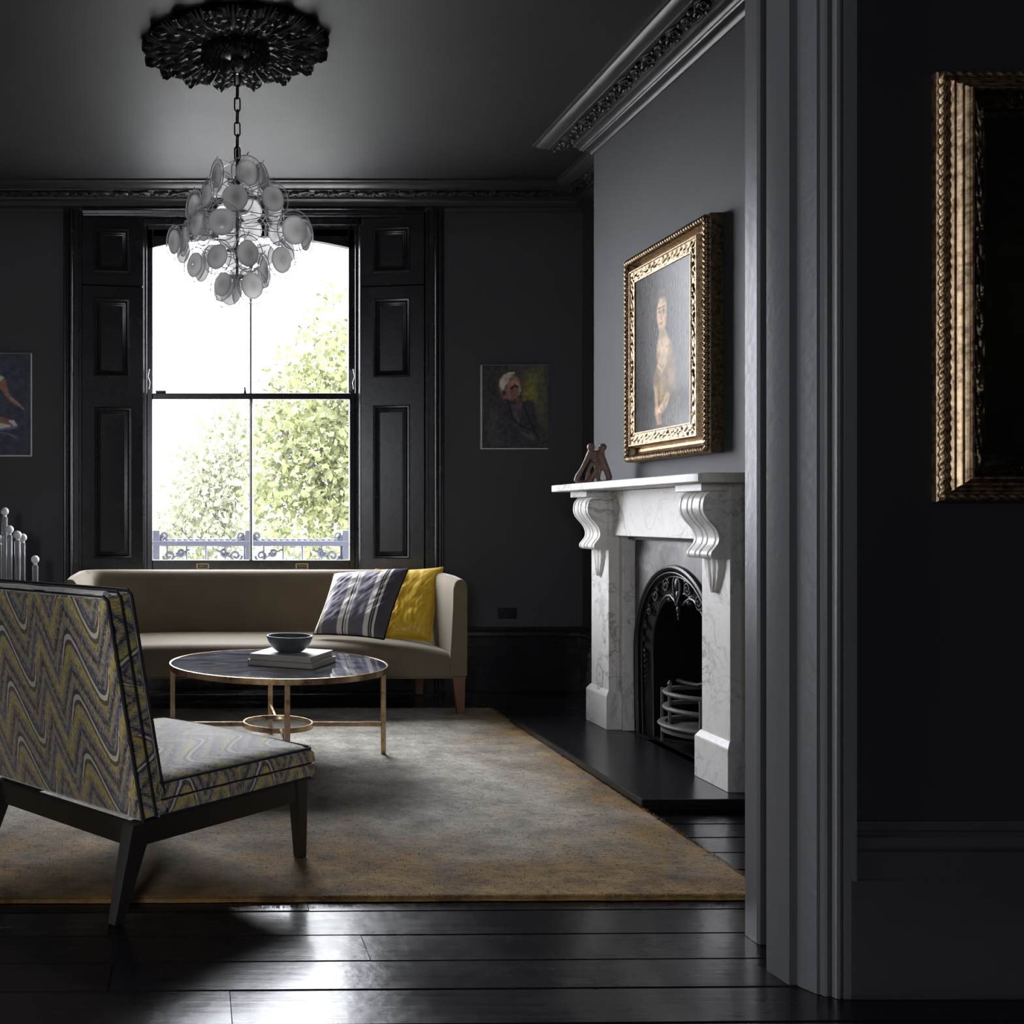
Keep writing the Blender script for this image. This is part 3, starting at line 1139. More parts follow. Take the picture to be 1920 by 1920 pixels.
# clipped shrubs at the garden's end
for i, (px, py, r, d, lab) in enumerate(((345, 1046, 34, 22, 'bright green shrub low behind the railing, left pane'), (590, 1050, 46, 21, 'grey-green shrub low behind the railing, right pane'))):
    vs, c, a, b = leaf_cloud([(px, py, r, 1)], d, 1300, .17, .5, 30 + i)
    me = bpy.data.meshes.new('shrub')
    o3 = np.array(at(px, py + r, d))
    k = np.arange(1300) * 4
    me.from_pydata((vs - o3).tolist(), [], np.concatenate([np.stack([k, k + 1, k + 2], 1), np.stack([k, k + 2, k + 3], 1)]).tolist())
    me.materials.append(M['leaf_near'] if i == 0 else M['leaf_far'])
    root = thing('garden_shrub', lab, 'shrub', (o3[0], o3[1], -3.2))
    st = part('stem', MB().tube([(o3[0], o3[1], -3.2), (o3[0] + .05, o3[1], o3[2] - .3), (o3[0], o3[1], o3[2] + .3)], [.07, .05, .02], 6), M['bark'], root)
    f = link('foliage', me, root, loc=(0, 0, o3[2] + 3.2))
    f['kind'] = 'stuff'

# ------------------------------------------------------------------ ceiling rose
RX, RY = .186, 4.70
rose = thing('ceiling_rose', 'large black plaster ceiling rose of acanthus leaves above the chandelier', 'ceiling rose', (RX, RY, ROOMH))
rm = lambda x, y_, z: (RX + x, RY + y_, ROOMH - z)
part('backing_plate', MB().lathe([(.385, 0), (.38, .010), (.33, .014), (.15, .016), (.146, .030), (.130, .032), (.126, .022), (.07, .026)], 48, rm), M['plaster'], rose)
part('boss', MB().lathe([(.085, .02), (.082, .032), (.07, .038), (.062, .034), (.055, .040), (.045, .048), (.03, .054), (.012, .056)], 32, rm), M['plaster'], rose)


def acanthus(L, W, lobes, lift, name, seed, curl=.03):
    # leaf from (0,0) outward along +x, hanging below the ceiling (-z)
    m = MB()
    nu, nv = 37, 19
    def f(a, b):
        s_ = b * 2 - 1
        lob = .80 + .20 * abs(math.cos(a * PI * lobes)) ** .6
        wid = W * (.22 + .78 * math.sin(min(1, a * 1.12) * PI * .62) ** .8) * lob
        if a > .86:
            wid *= max(.12, math.sqrt(max(0, 1 - ((a - .86) / .15) ** 2)))
        x = L * a - .035 * L * abs(s_) * math.cos(a * PI * lobes)
        yv = wid * s_
        rib = .010 * abs(math.sin(s_ * PI * 2.5 + a * 2.0)) * (.3 + a) + .006 * math.cos(a * PI * lobes * 2 + abs(s_) * 3)
        z = -(.016 + lift * math.sin(a * PI * .9) + rib + .014 * (1 - abs(s_)) ** 2 + curl * max(0, a - .72) * 3.2 - .012 * abs(s_) + .004 * hnoise(a * 14, s_ * 7, seed))
        return (x, yv, min(z, -.003))
    m.grid(f, nu, nv)
    # stiffen with an upper skin so that the leaf has thickness
    n0 = len(m.v)
    top = [(p_[0], p_[1], min(-.001, p_[2] + .012)) for p_ in m.v]
    fs = [tuple(i + n0 for i in q[::-1]) for q in m.f]
    m.v += top
    m.f += fs
    ring = [i for i in range(nu)] + [j * nu + nu - 1 for j in range(1, nv)] + [(nv - 1) * nu + i for i in range(nu - 2, -1, -1)] + [j * nu for j in range(nv - 2, 0, -1)]
    for i in range(len(ring)):
        a, b = ring[i], ring[(i + 1) % len(ring)]
        m.f.append((a, b, b + n0, a + n0))
    return mesh_of(name, m, M['plaster'], 50)


lf = [acanthus(.285, .064, 4.5, .010, 'acanthus_leaf', q, .012) for q in (1, 2)]
for i in range(16):
    a = 2 * PI * i / 16 + .13
    link('acanthus_leaf', lf[i % 2], rose, matrix=Matrix.Rotation(a, 4, 'Z') @ Matrix.Translation((.128, 0, .004)))
sc_ = MB()
sc_.tube([(.0 + a, b, -.026) for a, b in spiral(.075, .018, .030, .006, -PI, 1.6, 22)], .0065, 6, flat=1.5)
sc_.tube([(.0 + a, b, -.026) for a, b in spiral(.075, -.018, .030, .006, PI, -1.6, 22)], .0065, 6, flat=1.5)
sc_.tube([(-.02, 0, -.02), (.05, 0, -.03), (.12, 0, -.034), (.165, 0, -.022)], [.004, .010, .013, .004], 8, flat=1.3)
for i in range(7):
    q = (i - 3) * .32
    sc_.tube([(.10, 0, -.026), (.10 + .05 * math.cos(q), .05 * math.sin(q), -.034), (.10 + .095 * math.cos(q), .075 * math.sin(q), -.018)], [.004, .008, .003], 6)
scm = mesh_of('rose_scroll', sc_, M['plaster'], 50)
for i in range(16):
    a = 2 * PI * (i + .5) / 16 + .13
    link('rose_scroll', scm, rose, matrix=Matrix.Rotation(a, 4, 'Z') @ Matrix.Translation((.215, 0, .006)))
lf2 = acanthus(.085, .026, 3.5, .014, 'inner_leaf', 5, .01)
for i in range(16):
    a = 2 * PI * i / 16
    link('inner_leaf', lf2, rose, matrix=Matrix.Rotation(a, 4, 'Z') @ Matrix.Translation((.068, 0, -.018)))

# ------------------------------------------------------------------ chandelier
CX, CY = .195, 4.70
CTOP = at(0, 300, CY).z
ch = thing('chandelier', 'chandelier of clear and opal glass discs hanging in front of the window', 'chandelier', (CX, CY, CTOP))
part('canopy_hook', MB().lathe([(.030, ROOMH - .055), (.034, ROOMH - .092), (.026, ROOMH - .108), (.010, ROOMH - .118), (.004, ROOMH - .125)], 20, lambda x, y_, z: (CX + x, CY + y_, z)), M['chrome'], ch)
LN = .062
lk = MB()
pts = []
for i in range(20):
    a = 2 * PI * i / 20
    pts.append((.0125 * math.cos(a), 0, (LN / 2 - .0125) * (1 if math.sin(a) > 0 else -1) + .0125 * math.sin(a)))
lk.tube(pts, .0034, 6, closed=True)
lkm = mesh_of('chain_link', lk, M['blackmetal'], 50)
z = ROOMH - .125
i = 0
while z > CTOP + .02:
    link('chain_link', lkm, ch, matrix=Matrix.Translation((0, 0, z - LN / 2 + .006 - CTOP)) @ Matrix.Rotation((i % 2) * PI / 2 + .25, 4, 'Z'))
    z -= LN - .0075
    i += 1
zt, zbm = CTOP, at(0, 540, CY).z
part('stem', MB().tube([(CX, CY, z + .05), (CX, CY, zbm)], .007, 10), M['chrome'], ch)
hub = MB()
for zz, r in ((at(0, 345, CY).z, .045), (at(0, 400, CY).z, .060), (at(0, 470, CY).z, .055), (at(0, 520, CY).z, .04)):
    hub.lathe([(.004, zz + .012), (r * .7, zz + .010), (r, zz), (r * .7, zz - .010), (.004, zz - .012)], 20, lambda x, y_, z_: (CX + x, CY + y_, z_))
part('hub_ring', hub, M['chrome'], ch)
# disc meshes: clear thick rim with an opal heart
rim = MB().lathe([(.050, -.0040), (.060, -.0052), (.070, -.0062), (.0765, -.0045), (.078, 0), (.0765, .0045), (.070, .0062), (.060, .0052), (.050, .0040), (.050, -.0040)], 36, lambda x, y_, z: (x, z, y_), cap=False)
rimm = mesh_of('glass_disc', rim, M['rimglass'], 60)
opm = MB().lathe([(.001, -.012), (.02, -.0115), (.038, -.009), (.050, -.0052), (.0555, -.0015), (.0560, .0015)], 32, lambda x, y_, z: (x, z, y_), cap=False)
opmm = mesh_of('opal_heart', opm, M['opal'], 50)
edm = mesh_of('rim_highlight', MB().tube([(.0772 * math.cos(2 * PI * q / 36), 0, .0772 * math.sin(2 * PI * q / 36)) for q in range(36)], .0021, 6, closed=True), M['edge'], 60)  # added white ring: the bright line of sky light round the rim
# (px, py, facing angle from the camera, + towards the right, depth in front of the axis, scale)
CR = lambda x, y_: (280 + x * .1771, 260 + y_ * .1771)
discs = []
for (cx_, cy_, ang, fr_, sc) in ((1040, 365, 22, .10, 1.0), (715, 395, -68, .05, .92), (905, 625, 0, .16, 1.02), (1310, 635, 28, .14, 1.0), (1200, 430, 62, .02, .9), (605, 610, -64, .10, .88),
                                (470, 720, -62, .12, .92), (500, 900, -60, .15, .98), (770, 875, -6, .22, 1.04), (1540, 970, 24, .16, 1.10), (1655, 1050, 60, .03, 1.0), (262, 1095, -62, .10, .92), (375, 1060, -76, .06, .98),
                                (480, 1335, -52, .16, .95), (720, 1250, -38, .23, .95), (1045, 1215, 34, .24, 1.0), (1400, 1285, 38, .18, 1.0), (775, 1540, -46, .13, .92), (860, 1640, -30, .04, .92), (1090, 1560, 30, .14, 1.0),
                                (1215, 1400, 66, .02, .95), (930, 1600, 72, .02, .9), (560, 1390, -54, -.02, .95), (360, 1200, -54, -.05, .9), (580, 960, -60, -.10, .95)):
    px, py = CR(cx_, cy_)
    discs.append((px, py, ang, fr_, sc))
for q, (px, py, ang) in enumerate(((410, 350, 160), (480, 345, 200), (515, 400, 230), (470, 395, 180), (425, 400, 170), (385, 430, 140), (520, 440, 215), (470, 432, 185), (430, 445, 165),
                                   (540, 470, 230), (495, 478, 190), (440, 482, 170), (395, 480, 145), (490, 520, 205), (450, 520, 175), (420, 545, 150))):
    discs.append((px, py, ang, -.10 - .10 * abs(math.cos(math.radians(ang))), .95))
for px, py, ang, fr_, sc in discs:
    d = CY - fr_
    c = at(px, py, d) - WL[ch.name]
    R = Matrix.Rotation(math.radians(ang), 4, 'Z') @ Matrix.Rotation(random.uniform(-.06, .10), 4, 'X') @ Matrix.Rotation(random.uniform(-.1, .1), 4, 'Y')
    dk = link('glass_disc', rimm, ch, matrix=Matrix.Translation(c) @ R @ Matrix.Scale(sc, 4))
    link('opal_heart', opmm, dk)
    link('rim_highlight', edm, dk)
    top = c + Vector((0, 0, .078 * sc))
    ax = Vector((0, 0, top.z - .012))
    arm = MB().tube([ax, ax.lerp(top, .5) + Vector((0, 0, .004)), top + Vector((0, 0, .004)), top * 1.0 + Vector((.004, -.006, .012))], .0022, 5)
    part('arm', arm, M['chrome'], ch, local=True)

# ------------------------------------------------------------------ hearth and chimneypiece
FC = 4.815
hearth = thing('hearth_slab', 'black slate hearth slab on the floor before the fireplace', 'hearth', (1.9, FC, 0))
part('slab', MB().box((1.676, 3.985, .016), (2.146, 5.645, .045)), M['hearth'], hearth, smooth=0, bevel=.004)
part('slab_foot', MB().box((1.690, 3.999, 0), (2.146, 5.631, .0155)), M['hearth'], hearth, smooth=0, bevel=.002)

fp = thing('fireplace_surround', 'white veined marble chimneypiece with scrolled corbels around the black grate', 'fireplace', (2.10, FC, .045))
HZ = .0455
SHZ0, SHZ1 = 1.230, 1.265
sh = MB()
ssp = [(XB - .001, 3.975), (1.925, 3.975), (1.905, 3.982), (1.893, 3.998), (1.888, 4.03), (1.888, 5.60), (1.893, 5.632), (1.905, 5.648), (1.925, 5.655), (XB - .001, 5.655)]
sh.prism(ssp, SHZ0, SHZ1, zmap)
part('mantel_shelf', sh, M['marble'], fp, smooth=25, bevel=.004)


def cheek(y0, y1, inner):
    # leg: outer return, front face and inner slip
    m = MB()
    m.box((2.065, y0, HZ + .19), (XB - .001, y1, 1.229))
    return m


for side, (y0, y1) in enumerate(((4.10, 4.33), (5.30, 5.53))):
    leg = part('jamb', cheek(y0, y1, 0), M['marble'], fp, smooth=0, bevel=.003)
    pl = MB()
    a0, a1 = y0 - .022, y1 + .022
    pl.box((2.045, a0, HZ), (XB - .001, a1, HZ + .165))
    pl.hexa([(2.045, a0, HZ + .165), (XB - .001, a0, HZ + .165), (XB - .001, a1, HZ + .165), (2.045, a1, HZ + .165)],
            [(2.062, y0 - .003, HZ + .192), (XB - .001, y0 - .003, HZ + .192), (XB - .001, y1 + .003, HZ + .192), (2.062, y1 + .003, HZ + .192)])
    part('plinth', pl, M['marble'], fp, smooth=0, bevel=.002)
    # moulded fillet down each return
    for yy, sg in ((y0, -1), (y1, 1)):
        fl_ = MB().box((2.100, min(yy, yy + sg * .012), HZ + .19), (2.112, max(yy, yy + sg * .012), 1.229))
        part('fillet', fl_, M['marble'], leg, smooth=0, bevel=.002)
    # corbel: S-profile with fluted face
    S_ = [(1.992, 1.198), (1.974, 1.180), (1.966, 1.155), (1.966, 1.125), (1.978, 1.098), (1.998, 1.074), (2.017, 1.050), (2.027, 1.022), (2.024, 0.998), (2.010, .978), (1.998, .962), (1.997, .948), (2.006, .938), (2.020, .936)]
    sm = []
    for i in range(len(S_) - 1):
        p0 = S_[max(0, i - 1)]; p1 = S_[i]; p2 = S_[i + 1]; p3 = S_[min(len(S_) - 1, i + 2)]
        for q in (0, .34, .67):
            f = lambda c: .5 * ((2 * p1[c]) + (-p0[c] + p2[c]) * q + (2 * p0[c] - 5 * p1[c] + 4 * p2[c] - p3[c]) * q * q + (-p0[c] + 3 * p1[c] - 3 * p2[c] + p3[c]) * q ** 3)
            sm.append((f(0), f(1)))
    sm.append(S_[-1])
    m = MB()
    b0, b1 = y0 + .012, y1 - .012
    NY = 49
    vs = []
    for i, (xx, zz) in enumerate(sm):
        for j in range(NY):
            b = j / (NY - 1)
            flute = .007 * (1 if (.10 < b < .14 or .38 < b < .42 or .58 < b < .62 or .86 < b < .90) else 0) + .004 * math.sin(b * PI) * -1
            vs.append((xx + flute, b0 + (b1 - b0) * b, zz))
    n = len(sm)
    fs = [(i * NY + j, i * NY + j + 1, (i + 1) * NY + j + 1, (i + 1) * NY + j) for i in range(n - 1) for j in range(NY - 1)]
    # sides and back
    base = len(vs)
    for b in (b0, b1):
        vs += [(2.066, b, zz) for xx, zz in sm]
    for s0, col in ((0, 0), (1, NY - 1)):
        for i in range(n - 1):
            fs.append((i * NY + col, (i + 1) * NY + col, base + s0 * n + i + 1, base + s0 * n + i))
    fs.append(tuple([j for j in range(NY)] + [base + n, base]))
    fs.append(tuple([(n - 1) * NY + j for j in range(NY)] + [base + 2 * n - 1, base + n - 1]))
    m.add(vs, fs)
    cb = part('corbel', m, M['marble'], fp, smooth=24)
    part('corbel_cap', MB().box((1.955, y0 + .002, 1.199), (2.10, y1 - .002, 1.2295)), M['marble'], cb, smooth=0, bevel=.003)
    # carved leaf drop under the corbel
    ld = MB()
    yc = (y0 + y1) / 2
    def leafdrop(a, b):
        s_ = b * 2 - 1
        wd = .082 * math.sin(min(1, (1 - a) * .9 + .06) * PI * .52) ** .75 * (1 - .12 * abs(math.sin(a * 12)))
        zz = .936 - .135 * a
        xx = 2.0655 - (.020 * (1 - s_ ** 6) * (1 - a * .45) + .007 * abs(math.sin(s_ * 5.5)) * (1 - s_ ** 4))
        return (xx, yc + wd * s_, zz)
    ld.grid(leafdrop, 21, 25)
    part('leaf_drop', ld, M['marble'], cb, smooth=60)
# frieze between the legs and the slips inside the opening
fr = MB()
fr.box((2.085, 4.331, 1.007), (XB - .001, 5.299, 1.229))
part('frieze', fr, M['marble'], fp, smooth=0, bevel=.003)
for y0, y1 in ((4.331, 4.372), (5.258, 5.299)):
    part('slip', MB().box((2.118, y0, HZ), (2.19, y1, 1.006)), M['marble'], fp, smooth=0, bevel=.002)

# cast-iron insert
ins = thing('fire_insert', 'black cast-iron arched fireplace insert inside the marble surround', 'fireplace insert', (2.2, FC, .045))
XP = 2.178


def arch_pts(r, zc_, z0, n=40, squeeze=1.0):
    # horseshoe outline in (y, z), from the far foot over the top to the near foot
    out = []
    for i in range(9):
        q = i / 9
        out.append((FC + r * (.965 + .035 * math.sin(q * PI / 2)), z0 + (zc_ - z0) * q))
    for i in range(n + 1):
        a = PI * i / n
        out.append((FC + r * math.cos(a), zc_ + r * math.sin(a) * squeeze))
    for i in range(8, -1, -1):
        q = i / 9
        out.append((FC - r * (.965 + .035 * math.sin(q * PI / 2)), z0 + (zc_ - z0) * q))
    return out


ZC = .455
outer = arch_pts(.415, ZC, .046)
# plate with the arch cut out
m = MB()
rect = []
for (yy, zz) in outer:
    a = math.atan2(zz - ZC, yy - FC)
    if zz <= ZC:
        rect.append((FC + (.4425 if yy > FC else -.4425), zz))
    else:
        hx, hz = .4425, 1.006 - ZC
        c_, s_ = math.cos(a), math.sin(a)
        k = min(hx / abs(c_) if abs(c_) > 1e-6 else 9, hz / s_ if s_ > 1e-6 else 9)
        rect.append((FC + c_ * k, ZC + s_ * k))
n = len(outer)
m.add([(XP, a, b) for a, b in outer] + [(XP, a, b) for a, b in rect] + [(XP + .02, a, b) for a, b in outer], [(i, i + 1, n + i + 1, n + i) for i in range(n - 1)] + [(i, i + 1, 2 * n + i + 1, 2 * n + i) for i in range(n - 1)])
part('face_plate', m, M['plate'], ins, smooth=20)
for r, rad, xo, nm in ((.415, .013, -.006, 'arch_moulding'), (.392, .006, -.010, 'arch_fillet'), (.374, .004, .004, 'arch_fillet')):
    part(nm, MB().tube([(XP + xo, a, b) for a, b in arch_pts(r, ZC, .046)], rad, 8), M['iron'], ins)
# splayed inner band and inner arch
m = MB()
o1, o2 = arch_pts(.405, ZC, .046), arch_pts(.305, ZC - .005, .046, squeeze=1.0)
m.add([(XP + .002, a, b) for a, b in o1] + [(XP + .030, a, b) for a, b in o2], [(i, i + 1, n + i + 1, n + i) for i in range(n - 1)])
part('splay', m, M['iron'], ins, smooth=60)
part('inner_arch', MB().tube([(XP + .028, a, b) for a, b in o2], .008, 8), M['iron'], ins)
# scrollwork on the upper half of the band
for sgn in (-1, 1):
    for i, (aa, r0, r1) in enumerate(((72, .345, .034), (52, .350, .036), (34, .352, .026), (20, .352, .019), (9, .352, .015), (0, .352, .012))):
        a = math.radians(90 + sgn * (90 - aa))
        cy_, cz_ = FC + r0 * math.cos(a), ZC + r0 * math.sin(a)
        sc2 = MB().tube([(XP + .006, yy, zz) for yy, zz in spiral(cy_, cz_, r1, r1 * .25, a + PI / 2, sgn * 1.5, 20)], r1 * .17, 6)
        sc2.ball((XP + .004, cy_, cz_), r1 * .3, 8, 6)
        sc2.ball((XP + .008, cy_ + r1 * 1.1 * math.cos(a - sgn), cz_ + r1 * 1.1 * math.sin(a - sgn)), r1 * .26, 7, 5)
        part('scroll', sc2, M['iron'], ins)
    for i in range(7):
        a = math.radians(90 + sgn * (92 + i * 0)) if False else None
    beads = MB()
    for i in range(8):
        zz = ZC - .005 - .025 * i
        beads.ball((XP + .010, FC + sgn * (.345 - .0006 * i), zz), .009 - .0006 * i, 7, 5, (1, 1, 1.4))
    part('bead_drop', beads, M['iron'], ins)
    cusp = MB()
    cusp.tube([(XP + .022, FC + sgn * yy, zz) for yy, zz in ((.020, .700), (.055, .720), (.095, .738), (.14, .732), (.19, .700), (.235, .650))], [.006, .008, .007, .007, .006, .004], 7)
    cusp.ball((XP + .02, FC + sgn * .095, .716), .014, 8, 6)
    part('cusp', cusp, M['iron'], ins)
pd = MB()
for zz, r in ((.795, .030), (.745, .022), (.712, .016), (.680, .017), (.655, .011), (.638, .007)):
    pd.ball((XP + .014, FC, zz), r, 10, 7, (.6, .8, 1.2))
for q in (-1, 1):
    pd.tube([(XP + .006, FC + q * a, b) for a, b in ((.004, .70), (.03, .75), (.034, .80), (.012, .835))], .006, 6)
part('pendant', pd, M['iron'], ins)
# soot chamber
m = MB()
m.add([(XP + .03, a, b) for a, b in o2] + [(2.46, FC + (a - FC) * .72, .05 + (b - .05) * .9) for a, b in o2], [(i, i + 1, n + i + 1, n + i) for i in range(n - 1)])
m.add([(2.46, FC + (a - FC) * .72, .05 + (b - .05) * .9) for a, b in o2], [tuple(range(n))])
m.box((XP + .01, FC - .33, .044), (2.46, FC + .33, .050))
part('fire_chamber', m, M['soot'], ins, smooth=60)
# bowed grate
gr = thing('fire_grate', 'grey iron basket grate with bowed bars in the fireplace', 'grate', (2.3, FC, .05))


def bow(r, c, zz, rad, flat=1.0, nm='grate_bar'):
    pts = [(c - r * math.cos(a), FC + r * 1.05 * math.sin(a), zz) for a in np.linspace(-PI * .5, PI * .5, 25)]
    pts = [(c + .09, FC - r * 1.05, zz)] + pts + [(c + .09, FC + r * 1.05, zz)]
    return part(nm, MB().tube(pts, rad, 8, flat=flat), M['grate'], gr)


bow(.180, 2.33, .300, .014, .8)
bow(.180, 2.33, .232, .014, .8)
bow(.195, 2.33, .158, .020, .55)
part('ash_tray', MB().prism([(2.33 - .20 * math.cos(a), FC + .21 * math.sin(a)) for a in np.linspace(-PI / 2, PI / 2, 25)] + [(2.45, FC + .21), (2.45, FC - .21)], .125, .142, zmap), M['grate'], gr, smooth=25)
for q in (-.19, 0, .19):
    part('grate_upright', MB().tube([(2.33 - .178 * math.cos(q * 4), FC + q, .05), (2.33 - .178 * math.cos(q * 4), FC + q, .30)] if q else [(2.152, FC, .14), (2.150, FC, .31), (2.146, FC, .335)], .007, 7), M['grate'], gr)
part('finial', MB().lathe([(.004, .31), (.010, .32), (.006, .335), (.011, .348), (.003, .362)], 10, lambda x, y_, z: (2.152 + x, FC + y_, z)), M['grate'], gr)
part('grate_scroll', MB().tube([(2.30, FC + a, b) for a, b in spiral(-.12, .37, .05, .012, PI, 1.4, 20)], .008, 6).tube([(2.28, FC + .20, .33), (2.27, FC + .1, .335), (2.28, FC, .34), (2.29, FC - .1, .37)], .010, 7), M['iron'], gr)

# carved stone pair on the mantelpiece
fg = MB()


def fp_(x, y_, dd=0.0):
    # sketch plane: standing on the shelf, facing the room
    base = Vector((1.985, 5.30, SHZ1))
    return base + Vector((x * .80 + dd * .45, -x * .45 + dd * .8, y_))


U = .0001655
q = lambda cx_, cy_, dd=0.0: fp_((cx_ - 1060) * U, max(0.006, (1330 - cy_) * U), dd)
fg.tube([q(600, 1265), q(560, 1220), q(590, 1100), q(720, 900), q(860, 650), q(970, 450), q(1020, 330)], [.012, .014, .0125, .010, .012, .016, .014], 10)
fg.ball(q(1010, 235), .020, 12, 9)
fg.tube([q(560, 1270), q(700, 1300), q(880, 1300), q(1010, 1220), q(1120, 1010), q(1190, 860), q(1190, 700)], [.010, .011, .013, .016, .012, .010, .012], 10)
fg.tube([q(870, 1290), q(900, 1080), q(950, 880), q(1060, 700)], [.007, .008, .010, .012], 8)
fg.tube([q(1560, 1230), q(1570, 1150), q(1500, 950), q(1380, 700), q(1300, 470), q(1340, 340)], [.013, .016, .016, .020, .020, .015], 10)
fg.ball(q(1370, 250), .020, 12, 9)
fg.tube([q(1560, 1240), q(1420, 1290), q(1260, 1290), q(1230, 1150), q(1260, 950), q(1300, 760)], [.011, .010, .012, .010, .012, .016], 10)
fg.tube([q(1020, 400), q(1130, 420), q(1250, 400), q(1330, 420)], [.012, .013, .012, .013], 8)
fg.tube([q(1040, 430, .01), q(1120, 620, .01), q(1200, 760, .01), q(1290, 640)], [.013, .016, .014, .014], 8)
o = single('figure_sculpture', fg, M['figure'], 'small brown carved sculpture of two leaning figures on the mantel shelf', 'sculpture', smooth=60)
rmod = o.modifiers.new('remesh', 'REMESH')
rmod.mode = 'VOXEL'
rmod.voxel_size = .0034
rmod.use_smooth_shade = True

# ------------------------------------------------------------------ pictures


class Easel:
    # paints oil pictures as colour on a fine mesh, u to the right, v up, both 0..1
    def __init__(s, nu, nv, bg, seed):
        s.nu, s.nv = nu, nv
        s.u, s.v = np.meshgrid(np.linspace(0, 1, nu), np.linspace(0, 1, nv))
        s.c = np.ones((nv, nu, 3)) * np.array(srgb(*bg))
        s.rng = np.random.RandomState(seed)

    def noise(s, fu, fv):
        g = s.rng.rand(int(fv) + 2, int(fu) + 2)
        x, y_ = s.u * fu, s.v * fv
        x0, y0 = x.astype(int), y_.astype(int)
        fx, fy = x - x0, y_ - y0
        fx, fy = fx * fx * (3 - 2 * fx), fy * fy * (3 - 2 * fy)
        return (g[y0, x0] * (1 - fx) + g[y0, x0 + 1] * fx) * (1 - fy) + (g[y0 + 1, x0] * (1 - fx) + g[y0 + 1, x0 + 1] * fx) * fy

    def blend(s, mask, col):
        mask = np.clip(mask, 0, 1)[..., None]
        s.c = s.c * (1 - mask) + np.array(srgb(*col)) * mask

    def e(s, cu, cv, ru, rv, col, ang=0, soft=.25, a=1.0):
        x, y_ = s.u - cu, s.v - cv
        t_ = math.radians(ang)
        X, Y = x * math.cos(t_) + y_ * math.sin(t_), -x * math.sin(t_) + y_ * math.cos(t_)
        d = np.sqrt((X / ru) ** 2 + (Y / rv) ** 2)
        s.blend(a * (1 - (d - (1 - soft)) / (2 * soft)), col)

    def p(s, pts, col, soft=.012, a=1.0):
        inside = np.zeros(s.u.shape, bool)
        dist = np.full(s.u.shape, 9.0)
        n = len(pts)
        for i in range(n):
            x0, y0 = pts[i]
            x1, y1 = pts[(i + 1) % n]
            cond = ((y0 > s.v) != (y1 > s.v)) & (s.u < (x1 - x0) * (s.v - y0) / (y1 - y0 + 1e-12) + x0)
            inside ^= cond
            L2 = (x1 - x0) ** 2 + (y1 - y0) ** 2 + 1e-12
            t_ = np.clip(((s.u - x0) * (x1 - x0) + (s.v - y0) * (y1 - y0)) / L2, 0, 1)
            dist = np.minimum(dist, np.hypot(s.u - x0 - t_ * (x1 - x0), s.v - y0 - t_ * (y1 - y0)))
        sd = np.where(inside, dist, -dist)
        s.blend(a * (.5 + sd / (2 * soft)), col)

    def stroke(s, pts, w, col, a=1.0):
        dist = np.full(s.u.shape, 9.0)
        for (x0, y0), (x1, y1) in zip(pts[:-1], pts[1:]):
            L2 = (x1 - x0) ** 2 + (y1 - y0) ** 2 + 1e-12
            t_ = np.clip(((s.u - x0) * (x1 - x0) + (s.v - y0) * (y1 - y0)) / L2, 0, 1)
            dist = np.minimum(dist, np.hypot(s.u - x0 - t_ * (x1 - x0), s.v - y0 - t_ * (y1 - y0)))
        s.blend(a * (1 - dist / w) * 1.6, col)

    def brush(s, amt, fu=22, fv=26):
        k = 1 + amt * ((s.noise(fu, fv) - .5) * 1.2 + (s.noise(fu * 2.3, fv * 2.3) - .5))
        s.c = np.clip(s.c * k[..., None], 0, 1)

    def build(s, name, m, w, h, mat, parent, wave=.0):
        vs = [m(w * i / (s.nu - 1), h * j / (s.nv - 1), 0) for j in range(s.nv) for i in range(s.nu)]
        fs = [(j * s.nu + i, j * s.nu + i + 1, (j + 1) * s.nu + i + 1, (j + 1) * s.nu + i) for j in range(s.nv - 1) for i in range(s.nu - 1)]
        b = MB().add(vs, fs)
        o = part(name, b, mat, parent, smooth=60, recalc=False)
        at_ = o.data.color_attributes.new('Col', 'FLOAT_COLOR', 'POINT')
        flat = np.concatenate([s.c.reshape(-1, 3), np.ones((s.nu * s.nv, 1))], 1).astype(np.float32)
        at_.data.foreach_set('color', flat.ravel())
        return o


def rope(m, w, h, inset, height, r, pitch):
    mb_ = MB()
    cs = [(inset, inset), (w - inset, inset), (w - inset, h - inset), (inset, h - inset)]
    for i in range(4):
        a, b = Vector(cs[i]), Vector(cs[(i + 1) % 4])
        L = (b - a).length
        N = max(8, int(L / pitch * 6))
        pts = [m(*(a.lerp(b, k / N)), height) for k in range(N + 1)]
        mb_.tube(pts, r, 10, section=lambda k, an: 1 + .24 * math.cos(2 * an - 2 * PI * k / 6), up=tuple(m(0, 0, 1) - m(0, 0, 0)))
    return mb_


def carved(m, w, h, i0, i1, height, relief, freq, seed):
    # leafy relief on a flat band of a frame
    mb_ = MB()
    for side in range(4):
        L = w if side % 2 == 0 else h
        N = int(L / .0085)
        K = 9
        vs = []
        for a in range(N + 1):
            for b in range(K):
                ins = i0 + (i1 - i0) * b / (K - 1)
                s0 = ins + (L - 2 * ins) * a / N
                if side == 0: q = (s0, ins)
                elif side == 1: q = (w - ins, s0)
                elif side == 2: q = (w - s0, h - ins)
                else: q = (ins, h - s0)
                z = height + relief * (.55 * math.sin(s0 * freq + 3 * math.sin(b * .8)) * math.sin(b * PI / (K - 1)) + .9 * hnoise(s0 * 55, b * .9 + side * 7, seed))
                if b in (0, K - 1):
                    z = height
                vs.append(m(q[0], q[1], z))
        mb_.add(vs, [(a * K + b, a * K + b + 1, (a + 1) * K + b + 1, (a + 1) * K + b) for a in range(N) for b in range(K - 1)])
    return mb_


